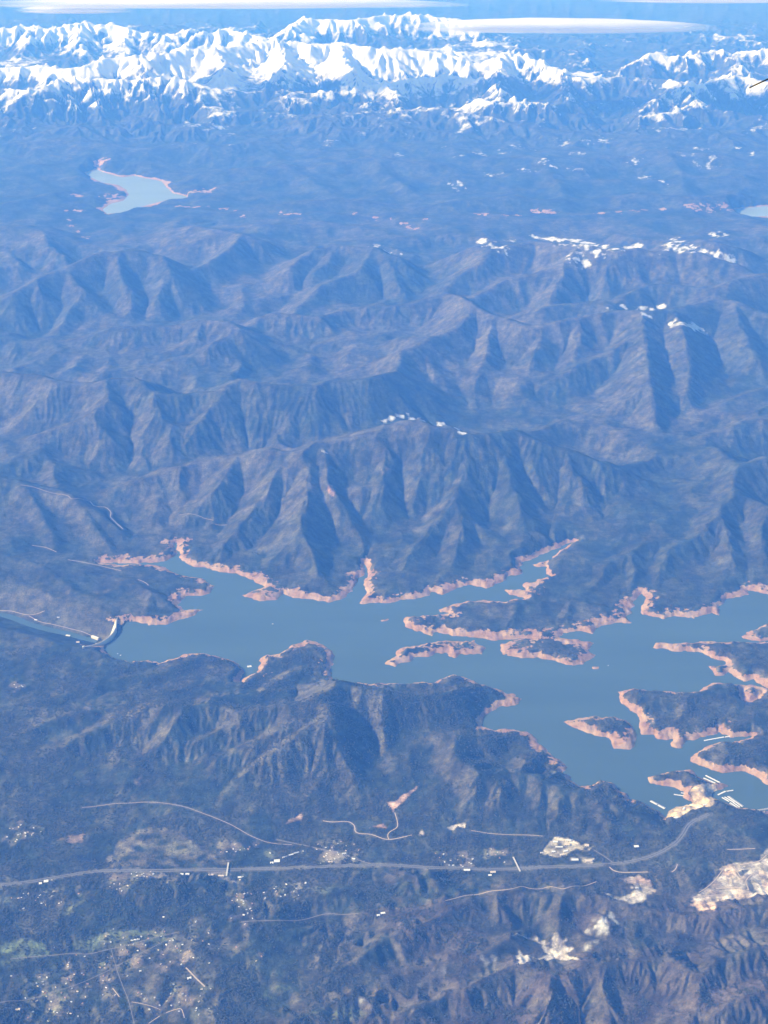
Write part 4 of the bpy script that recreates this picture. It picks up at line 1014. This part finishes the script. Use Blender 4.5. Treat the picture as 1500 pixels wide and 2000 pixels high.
def boat_meshes():
    hull = bmesh.new()
    for (x, w0, w1) in ((-9, 2.6, 2.9), (5, 2.6, 3.0), (9, 0.6, 1.2)):
        for sg in (-1, 1): hull.verts.new((x, sg * w0, -0.4)); hull.verts.new((x, sg * w1, 1.3))
    hull.verts.ensure_lookup_table(); v = hull.verts
    for k in range(2):
        a = k * 4; b_ = a + 4
        for quad in ((a, a + 1, b_ + 1, b_), (a + 2, a + 3, b_ + 3, b_ + 2), (a, a + 2, b_ + 2, b_), (a + 1, a + 3, b_ + 3, b_ + 1)): hull.faces.new([v[i] for i in quad])
    hull.faces.new([v[i] for i in (0, 1, 3, 2)]); hull.faces.new([v[i] for i in (8, 9, 11, 10)])
    cab = bmesh.new(); box(cab, -7.5, 4, -2.4, 2.4, 1.3, 3.8)
    top = bmesh.new(); box(top, -8.5, 5, -2.8, 2.8, 3.8, 4.1); box(top, -3, 1.5, -1.4, 1.4, 4.1, 5.6)
    out = []
    for nm, bm, mt in (('hull', hull, M_GREY), ('cabin', cab, M_WHITE), ('roof', top, M_WHITE)):
        me = from_bm(nm, bm); me.materials.append(mt); out.append((nm, me))
    return out
BOAT = boat_meshes()
def boat(loc, rz, label, group, s=1.0):
    e = empty('houseboat', loc, rz); e.scale = (s, s, s); tag(e, label, 'boat', group)
    for nm, me in BOAT: put(nm, me, None, e)
for a, b, side, lb in (((1374,1520),(1397,1530),-1,'white houseboat at the docks right of the marina knoll'),
                       ((1421,1556),(1450,1576),1,'white houseboat outside the close row of docks'),
                       ((1426,1568),(1445,1577),-1,'white houseboat by the nearest docks'),
                       ((1270,1565),(1298,1580),1,'white houseboat along the left cove dock line')):
    p, q, L, ang = line_xy(a, b)
    nrm = np.array([-math.sin(ang), math.cos(ang), 0]) * side
    NTH = 'first second third fourth fifth sixth seventh eighth ninth tenth eleventh twelfth thirteenth fourteenth fifteenth sixteenth seventeenth eighteenth'.split()
    for k in range(int(L / 14)):
        c = p + (q - p) * ((k + 0.5) / int(L / 14)) + nrm * 20
        boat((c[0], c[1], 0.0), ang + side * math.pi / 2 + random.uniform(-.05, .05), NTH[k] + ' from the left ' + lb, lb.replace('white houseboat', 'houseboats'))
for px, py, rz, lb, s_ in ((533,1219,10,'white houseboat alone on open water in the wide left basin',1.6),(1188,1300,30,'lone small boat near the sandbar in mid reservoir',1.0),
                           (236,1280,60,'larger white boat off the landing near the dam',1.5),(230,1277,20,'smaller white boat left of the landing near the dam',1.0),(1292,1208,0,'small boat below the bare banks of the upper right bay',1.0)):
    c = at(px, py); boat((c[0], c[1], 0), R(rz), lb, None, s_)
fl = empty('swim_platform', tuple(at(487, 1301.5)), R(15)); tag(fl, 'white floating platform off the wooded near shore at left', 'platform')
bm = bmesh.new(); box(bm, -28, 28, -20, 20, -0.5, 1.0); put('deck', from_bm('deck', bm), M_WHITE, fl)
bm = bmesh.new(); gable(bm, 26, 14, 4.5, 1.5); bmesh.ops.translate(bm, verts=bm.verts[:], vec=(-10, 0, 0)); put('roof', from_bm('roof', bm), M_WHITE, fl)
for x in (-22, 2):
    for y in (-6.5, 6.5):
        bm = bmesh.new(); box(bm, x - .4, x + .4, y - .4, y + .4, 1.0, 4.6); put('post', from_bm('post', bm), M_GREY, fl)

# ------------------------------------------------------------------ bridges
def bridge(name, P0, P1, W, label, piers, pier_bottom, truss=0.0, deck_mat=None):
    p, q = np.array(P0, float), np.array(P1, float); L = float(np.hypot(*(q - p)[:2])); ang = math.atan2(q[1] - p[1], q[0] - p[0])
    e = empty(name, tuple((p + q) / 2), ang); tag(e, label, 'bridge')
    bm = bmesh.new(); box(bm, -L / 2, L / 2, -W / 2, W / 2, -1.8, 0); put('deck', from_bm('deck', bm), deck_mat or M_CONC, e)
    for s in (-1, 1):
        bm = bmesh.new(); box(bm, -L / 2, L / 2, s * (W / 2 - 0.3) - 0.25, s * (W / 2 - 0.3) + 0.25, 0.003, 1.1); put('parapet', from_bm('parapet', bm), M_CONC, e)
    for t in piers:
        bm = bmesh.new(); x = -L / 2 + L * t; box(bm, x - 1.6 - truss * .1, x + 1.6 + truss * .1, -W / 2 + 1, W / 2 - 1, pier_bottom - (p[2] + q[2]) / 2, -1.8); put('pier', from_bm('pier', bm), M_CONC, e)
    if truss:
        bm = bmesh.new(); nseg = int(L / 22)
        for s in (-1, 1):
            y = s * (W / 2 - 1.5); box(bm, -L / 2, L / 2, y - .6, y + .6, -truss - 1.2, -truss)
            for k in range(nseg):
                x0 = -L / 2 + L * k / nseg; x1 = x0 + L / nseg
                za, zb = (-truss, -1.8) if k % 2 else (-1.8, -truss)
                v = [bm.verts.new(c) for c in ((x0, y - .4, za), (x0, y + .4, za), (x1, y + .4, zb), (x1, y - .4, zb), (x0, y - .4, za - 1.4), (x0, y + .4, za - 1.4), (x1, y + .4, zb - 1.4), (x1, y - .4, zb - 1.4))]
                for f in ((0,1,2,3),(4,5,6,7),(0,1,5,4),(2,3,7,6),(1,2,6,5),(0,3,7,4)): bm.faces.new([v[i] for i in f])
        put('truss', from_bm('truss', bm), M_STEEL, e)
    return e
def over(a, b, zlift): return ground(*a, zlift), ground(*b, zlift)
P0, P1 = over((446,1686),(442,1712),7.5); zz = max(P0[2], P1[2]); bridge('overpass', (*P0[:2], zz), (*P1[:2], zz), 16, 'pale concrete overpass crossing the highway near the meadow', (0.1, 0.35, 0.62, 0.9), zz - 16)
P0, P1 = over((1002,1676),(1016,1703),7.5); zz = max(P0[2], P1[2]); bridge('overpass', (*P0[:2], zz), (*P1[:2], zz), 14, 'pale concrete overpass slanting across the highway left of the sawmill yard', (0.1, 0.35, 0.62, 0.9), zz - 16)
p0, p1 = at(1448, 1588, 62), at(1600, 1562, 62)
bridge('lake_bridge', p0, p1, 22, 'long steel truss bridge over the lake arm at the right edge', (0.12, 0.3, 0.48, 0.66, 0.84), -60, truss=14, deck_mat=M_CONC_D)

# ------------------------------------------------------------------ larger buildings
BIG = [(541,1683,60,46,12,M_WHITE,5,'big white warehouse facing the highway, tallest of the roadside buildings'),
 (531,1686,34,30,8,M_WHITE,5,'low white shed joined to the left of the roadside warehouse'),
 (557,1674,60,16,6,M_GREY,24,'left block in the slanting row of storage sheds above the highway'),
 (568,1670,60,16,6,M_WHITE,24,'middle block in the slanting row of storage sheds above the highway'),
 (579,1666,60,16,6,M_GREY,24,'right block in the slanting row of storage sheds above the highway'),
 (90,1722,46,38,8,M_WHITE,10,'white roofed barn right of its pale neighbour below the highway at far left'),
 (79,1726,30,30,7,M_WHITE,10,'smaller white roofed barn below the highway at far left'),
 (355,1708,34,30,7,M_WHITE,0,'left of the two white roofed stores below the highway'),
 (366,1708,40,30,7,M_WHITE,0,'right of the two white roofed stores below the highway'),
 (412,1709,50,24,7,M_TAN,-4,'left cream roofed store of the pair left of the overpass foot'),
 (432,1711,60,24,7,M_TAN,-4,'right cream roofed store of the pair left of the overpass foot'),
 (468,1714,38,24,7,M_WHITE,8,'white roofed store just right of the overpass foot'),
 (912,1700,66,30,8,M_WHITE,0,'white roofed shed below the highway right of the wooded knoll'),
 (963,1704,56,28,8,M_TAN,6,'upper cream roofed shed below the highway left of the second overpass'),
 (957,1710,34,24,7,M_WHITE,6,'lower white roofed shed below the highway left of the second overpass'),
 (1243,1654,48,34,9,M_WHITE,8,'single white building among trees above the highway bend'),
 (1123,1680,70,32,9,M_WHITE,0,'left long shed of the yard between the sawmill and the highway'),
 (1150,1682,64,36,9,M_TAN,0,'right long shed of the yard between the sawmill and the highway'),
 (1085,1645,50,30,9,M_WHITE,0,'white shed at the upper left of the sawmill yard'),
 (1108,1650,54,44,12,M_TAN,-8,'tall cream shed in the middle of the sawmill yard'),
 (1110,1642,60,24,9,M_WHITE,-6,'long white shed at the top edge of the sawmill yard'),
 (1092,1655,80,20,8,M_WHITE,0,'long narrow white shed across the sawmill yard'),
 (1146,1652,46,40,10,M_TAN,-6,'cream shed standing apart at the right end of the sawmill yard'),
 (1081,1664,40,24,8,M_WHITE,0,'small white shed at the lower left of the sawmill yard'),
 (1098,1670,44,26,8,M_TAN,10,'cream shed at the lowest corner of the sawmill yard'),
 (1105,1663,50,22,8,M_WHITE,15,'white shed behind the lowest sheds of the sawmill yard'),
 (1058,1666,30,20,7,M_WHITE,0,'small white office at the left fringe of the sawmill yard'),
 (672,1668,44,26,8,M_GREY,10,'grey roofed shed in the pale yard above the highway'),
 (690,1678,40,24,7,M_WHITE,-10,'white roofed shed at the lower end of the pale yard above the highway'),
 (645,1684,50,20,7,M_TAN,0,'low cream shed right beside the highway in mid frame'),
 (370,1911,40,24,7,M_WHITE,20,'white barn beside the cleared strip at lower left'),
 (748,1784,44,26,7,M_WHITE,10,'right white farm shed at the end of the valley road'),
 (739,1788,30,22,6,M_WHITE,10,'left white farm shed at the end of the valley road'),
 (258,1837,24,16,6,M_WHITE,0,'left of three white cabins lined along the green field road'),
 (264,1836,24,16,6,M_WHITE,0,'middle of three white cabins lined along the green field road'),
 (270,1835,24,16,6,M_WHITE,0,'right of three white cabins lined along the green field road'),
 (1320,1598,52,30,9,M_WHITE,25,'white marina lodge at the top of the bare launch slope'),
 (1336,1580,40,22,8,M_WHITE,60,'narrow marina store right of the bare launch slope'),
 (1377,1572,44,20,7,M_WHITE,10,'low white marina shed at the neck of the sandy point'),
 (597,1725,26,18,6,M_WHITE,80,'white farmhouse in the field right of the settlement'),
 (35,1972,40,26,7,M_TAN,5,'cream roofed barn near the lower left corner'),
 (1422,1700,60,30,14,M_TAN,15,'cream crusher building at the top of the big white quarry'),
 (1244,1735,30,22,9,M_GREY,0,'grey plant building inside the round quarry pit')]
for px, py, L, W, h, mt, rz, lb in BIG:
    building('shed' if 'shed' in lb else ('barn' if 'barn' in lb else 'building'), L, W, h, 3.2, mt, ground(px, py), R(rz), lb, 'building', bays=max(1, int(L / 16)))

# ------------------------------------------------------------------ houses too small to show their parts
def house_mesh(L, W, h, rise, roof, wall):
    bm = bmesh.new(); gable_walls(bm, L, W, h, rise); nb = len(bm.faces); gable(bm, L, W, h + 0.05, rise, over=0.8)
    bm.faces.ensure_lookup_table()
    for k, f in enumerate(bm.faces): f.material_index = 1 if k >= nb else 0
    me = from_bm('house', bm); me.materials.append(wall); me.materials.append(roof); return me
HM = {'white': house_mesh(19, 13, 4.5, 3.2, M_WHITE, M_WALL), 'grey': house_mesh(17, 12, 4.2, 3.0, M_GREY, M_WALL), 'tan': house_mesh(20, 12, 4.5, 3.0, M_TAN, M_WALL), 'rust': house_mesh(16, 12, 4.2, 3.0, M_RED, M_WALL)}
for where, side, col, g, rz, k in HOUSES:
    o = put('house', HM[col], None, None, (float(g[0]), float(g[1]), float(hgt(g[0], g[1])))); o.rotation_euler = (0, 0, rz); o.scale = (k, k, k)
    size = 'larger' if k > 0.95 else ('tiny' if k < 0.77 else 'small')
    tag(o, f'{size} {col} roofed house, {side} of the {where}', 'house', f'houses of the {where}')

# ------------------------------------------------------------------ clouds: thin lens shapes lying over the far range
def cloud_mat(name, edge):
    m, n, l, b = nodes_mat(name)
    a = n.new('ShaderNodeAttribute'); a.attribute_name = 'thick'
    geo = n.new('ShaderNodeNewGeometry'); mp = n.new('ShaderNodeMapping'); mp.inputs['Scale'].default_value = (1 / 5200.0, 1 / 2500.0, 1 / 700.0)
    no = n.new('ShaderNodeTexNoise'); no.inputs['Scale'].default_value = 1.0; no.inputs['Detail'].default_value = 5; no.inputs['Roughness'].default_value = 0.55
    l.new(geo.outputs['Position'], mp.inputs['Vector']); l.new(mp.outputs[0], no.inputs['Vector'])
    ad = n.new('ShaderNodeMath'); ad.operation = 'MULTIPLY_ADD'; ad.inputs[1].default_value = edge; ad.inputs[2].default_value = -edge * 0.5
    l.new(no.outputs['Fac'], ad.inputs[0])
    sm = n.new('ShaderNodeMath'); sm.operation = 'ADD'; l.new(ad.outputs[0], sm.inputs[0]); l.new(a.outputs['Fac'], sm.inputs[1])
    mr = n.new('ShaderNodeMapRange'); mr.interpolation_type = 'SMOOTHSTEP'; mr.inputs[1].default_value = 0.02; mr.inputs[2].default_value = 0.95; l.new(sm.outputs[0], mr.inputs[0])
    nt = m.node_tree; n.remove(b)                      # vapour: light passes through as well as back
    df = n.new('ShaderNodeBsdfDiffuse'); tl = n.new('ShaderNodeBsdfTranslucent'); tr = n.new('ShaderNodeBsdfTransparent'); m1 = n.new('ShaderNodeMixShader'); m2 = n.new('ShaderNodeMixShader')
    df.inputs[0].default_value = tl.inputs[0].default_value = (0.88, 0.88, 0.89, 1)
    l.new(df.outputs[0], m1.inputs[1]); l.new(tl.outputs[0], m1.inputs[2]); m1.inputs[0].default_value = 0.5
    l.new(mr.outputs[0], m2.inputs[0]); l.new(tr.outputs[0], m2.inputs[1]); l.new(m1.outputs[0], m2.inputs[2]); l.new(m2.outputs[0], n['Material Output'].inputs[0])
    return m
def cloud(pxa, pxb, py, zc, depth, thick, label, edge=0.5, lumps=0.35, seed=1):
    a, b = at(pxa, py, zc), at(pxb, py, zc); c = (a + b) / 2; Lx = float(b[0] - a[0]) / 2
    nu, nv = 180, 60; u = np.linspace(0, 2 * np.pi, nu, endpoint=False); r = np.linspace(0.02, 1, nv)
    U, Rr = np.meshgrid(u, r); ex = np.cos(U) * Rr; ey = np.sin(U) * Rr
    x = ex * Lx; y = ey * depth
    nz = fbm(x + c[0], y * 2 + c[1], Lx * 0.7, 4, seed)
    prof = np.clip(1 - Rr ** 2, 0, 1) ** 0.6
    top = thick * prof * (1 + lumps * nz) + 0.0; bot = -thick * 0.08 * prof * (1 + 0.3 * nz)
    co = np.concatenate([np.stack([x, y, top], -1).reshape(-1, 3), np.stack([x, y, bot - 2], -1).reshape(-1, 3)])
    N = nu * nv; q = []
    kk = (np.arange(nv - 1)[:, None] * nu + np.arange(nu)[None, :]); k2 = (np.arange(nv - 1)[:, None] * nu + (np.arange(nu)[None, :] + 1) % nu)
    qt = np.stack([kk, k2, k2 + nu, kk + nu], -1).reshape(-1, 4)
    me = mesh_np('cloud', co, quads=np.concatenate([qt[:, ::-1], qt + N]), smooth=True)
    t = np.clip((1 - Rr) * 1.9 + 0.25 * nz, 0, 1.4).ravel()
    at_ = me.attributes.new('thick', 'FLOAT', 'POINT'); at_.data.foreach_set('value', np.concatenate([t, t]).astype(np.float32))
    o = put('cloud', me, cloud_mat('cloud_vapour', edge), None, tuple(c)); tag(o, label, 'cloud'); return o
cloud(770, 1410, 56, 3600, 1500, 300, 'long white lens shaped cloud above the far range at upper right', 0.7, 0.25, 3)
cloud(-120, 920, 10, 4200, 1300, 200, 'thin grey streak of cloud along the top left edge', 0.9, 0.5, 5)
cloud(20, 260, 22, 3900, 900, 160, 'small wispy cloud just under the top left streak', 1.1, 0.5, 6)
cloud(1120, 1650, 1, 4300, 1000, 160, 'thin pale cloud at the top right corner', 0.9, 0.5, 8)

# ------------------------------------------------------------------ the aircraft's wing edge with its static wick
def near(px, py, dist): d_ = ray(px, py); d_ = d_ / np.linalg.norm(d_); return Vector(d_ * dist) + Vector((0, 0, CAM_H))
M_BLK = simple('black_rod', (0.012, 0.013, 0.016), 0.5, 0.1, 20); M_WING = simple('wing_paint', (0.55, 0.56, 0.58), 0.35, 0.04, 2)
tip, root = near(1463.5, 171.5, 13.0), near(1535, 138, 13.2)
wing = empty('aircraft_wing', root); tag(wing, 'thin black rod of the aircraft wing edge poking in at upper right', 'aircraft part')
def rod(name, a, b, r0, r1, mat, parent, seg=10):
    bm = bmesh.new(); ax_ = (b - a).normalized(); s_ = ax_.orthogonal().normalized(); t_ = ax_.cross(s_)
    rings = []
    for p, rr in ((a, r0 * 0.5), (a + ax_ * r0 * 0.6, r0), (b, r1)):
        rings.append([bm.verts.new(p + (s_ * math.cos(2 * math.pi * k / seg) + t_ * math.sin(2 * math.pi * k / seg)) * rr - root) for k in range(seg)])
    for r_a, r_b in zip(rings[:-1], rings[1:]):
        for k in range(seg): bm.faces.new((r_a[k], r_a[(k + 1) % seg], r_b[(k + 1) % seg], r_b[k]))
    bm.faces.new(rings[0]); bm.faces.new(rings[-1]); return put(name, from_bm(name, bm), mat, parent)
rod('static_wick', tip, root, 0.0052, 0.0065, M_BLK, wing)
rod('wick_socket', root + (tip - root) * 0.12, root + (root - tip) * 0.1, 0.010, 0.012, M_GREY, wing)
bm = bmesh.new()
e1 = (root - tip).normalized(); e2 = Vector((0.35, 0.9, 0.1)).normalized()
for s_, w_ in ((0.0, 0.012), (0.25, 0.03), (0.9, 0.09), (1.8, 0.13)):
    for t_ in (-0.9, 0.9):
        for h_ in (-1, 1): bm.verts.new(e1 * (0.02 + s_) + e2 * t_ + Vector((0, 0, h_ * w_)))
bm.verts.ensure_lookup_table(); v = bm.verts
for k in range(3):
    a = k * 4; b_ = a + 4
    for f in ((a, a + 2, b_ + 2, b_), (a + 1, a + 3, b_ + 3, b_ + 1), (a, a + 1, b_ + 1, b_), (a + 2, a + 3, b_ + 3, b_ + 2)): bm.faces.new([v[i] for i in f])
bm.faces.new([v[i] for i in (0, 1, 3, 2)]); bm.faces.new([v[i] for i in (12, 13, 15, 14)])
put('trailing_edge', from_bm('trailing_edge', bm), M_WING, wing)

# ------------------------------------------------------------------ trees of the near forest, one uncountable mass
def clump_mesh(seed):
    r_ = random.Random(seed); bm = bmesh.new()
    for k in range(r_.choice((3, 4, 5))):
        a = r_.uniform(0, 6.28); d_ = r_.uniform(0, 9); s_ = r_.uniform(3.6, 6.0); hh = r_.uniform(7, 13)
        res = bmesh.ops.create_icosphere(bm, subdivisions=1, radius=1.0)
        for v_ in res['verts']:
            w_ = v_.co; j = r_.uniform(0.75, 1.2)
            v_.co = Vector((w_.x * s_ * j + math.cos(a) * d_, w_.y * s_ * j + math.sin(a) * d_, hh * 0.55 + w_.z * hh * 0.5 * j))
    me = from_bm('tree_clump', bm); return me
def leaf_mat():
    m, n, l, b = nodes_mat('foliage'); oi = n.new('ShaderNodeObjectInfo'); cr = n.new('ShaderNodeValToRGB')
    cr.color_ramp.elements[0].color = (0.030, 0.040, 0.025, 1); cr.color_ramp.elements[1].color = (0.080, 0.078, 0.048, 1)
    l.new(oi.outputs['Random'], cr.inputs[0]); l.new(cr.outputs[0], b.inputs['Base Color']); b.inputs['Roughness'].default_value = 0.9; b.inputs['Specular IOR Level'].default_value = 0.1
    return m
M_LEAF = leaf_mat()
NT = 105000
yy = 9600 + (17800 - 9600) * rng.random(NT * 2) ** 1.15; xx = (rng.random(NT * 2) * 2 - 1) * halfw(yy) * 0.9
i_, j_ = grid_ij(xx, yy); ii_ = np.round(i_).astype(int); jj_ = np.round(j_).astype(int)
keep = ~LAKE_IN[jj_, ii_] & (shore_h[jj_, ii_] > 1.15) & (C[jj_, ii_].max(-1) < 0.105) & ~GORGE[jj_, ii_] & (ROADM[jj_, ii_] > np.where(ROADM[jj_, ii_] < 30, 16, 0))
dens = np.clip(0.36 + 1.4 * n2[jj_, ii_] + 0.6 * n3[jj_, ii_] - 0.55 * br[jj_, ii_] - 0.40 * sunward[jj_, ii_], 0.03, 1)
keep &= rng.random(NT * 2) < dens
xx, yy = xx[keep], yy[keep]
pts = np.c_[xx, yy, hgt(xx, yy) - 0.5].astype(np.float32)
print('trees', len(pts))
tm = bpy.data.meshes.new('forest'); tm.vertices.add(len(pts)); tm.vertices.foreach_set('co', pts.ravel()); tm.update()
forest = put('forest', tm); tag(forest, 'dark woodland covering the near hills', kind='stuff')
ng = bpy.data.node_groups.new('scatter', 'GeometryNodeTree')
ng.interface.new_socket('Geometry', in_out='INPUT', socket_type='NodeSocketGeometry'); ng.interface.new_socket('Geometry', in_out='OUTPUT', socket_type='NodeSocketGeometry')
gi = ng.nodes.new('NodeGroupInput'); go = ng.nodes.new('NodeGroupOutput'); inst = ng.nodes.new('GeometryNodeInstanceOnPoints')
coll = bpy.data.collections.new('clumps')
for k in range(5):
    me = clump_mesh(k); me.materials.append(M_LEAF); coll.objects.link(bpy.data.objects.new('tree_clump', me))
ci = ng.nodes.new('GeometryNodeCollectionInfo'); ci.inputs['Collection'].default_value = coll; ci.inputs['Separate Children'].default_value = True
rv = ng.nodes.new('FunctionNodeRandomValue'); rv.data_type = 'FLOAT_VECTOR'; rv.inputs[1].default_value = (0, 0, 6.28)
rs = ng.nodes.new('FunctionNodeRandomValue'); rs.data_type = 'FLOAT'; rs.inputs[2].default_value = 0.65; rs.inputs[3].default_value = 1.35
inst.inputs['Pick Instance'].default_value = True
L_ = ng.links.new
L_(gi.outputs[0], inst.inputs['Points']); L_(ci.outputs[0], inst.inputs['Instance']); L_(rv.outputs[0], inst.inputs['Rotation']); L_(rs.outputs[1], inst.inputs['Scale']); L_(inst.outputs[0], go.inputs[0])
mod = forest.modifiers.new('scatter', 'NODES'); mod.node_group = ng
print('total', time.time() - T0)
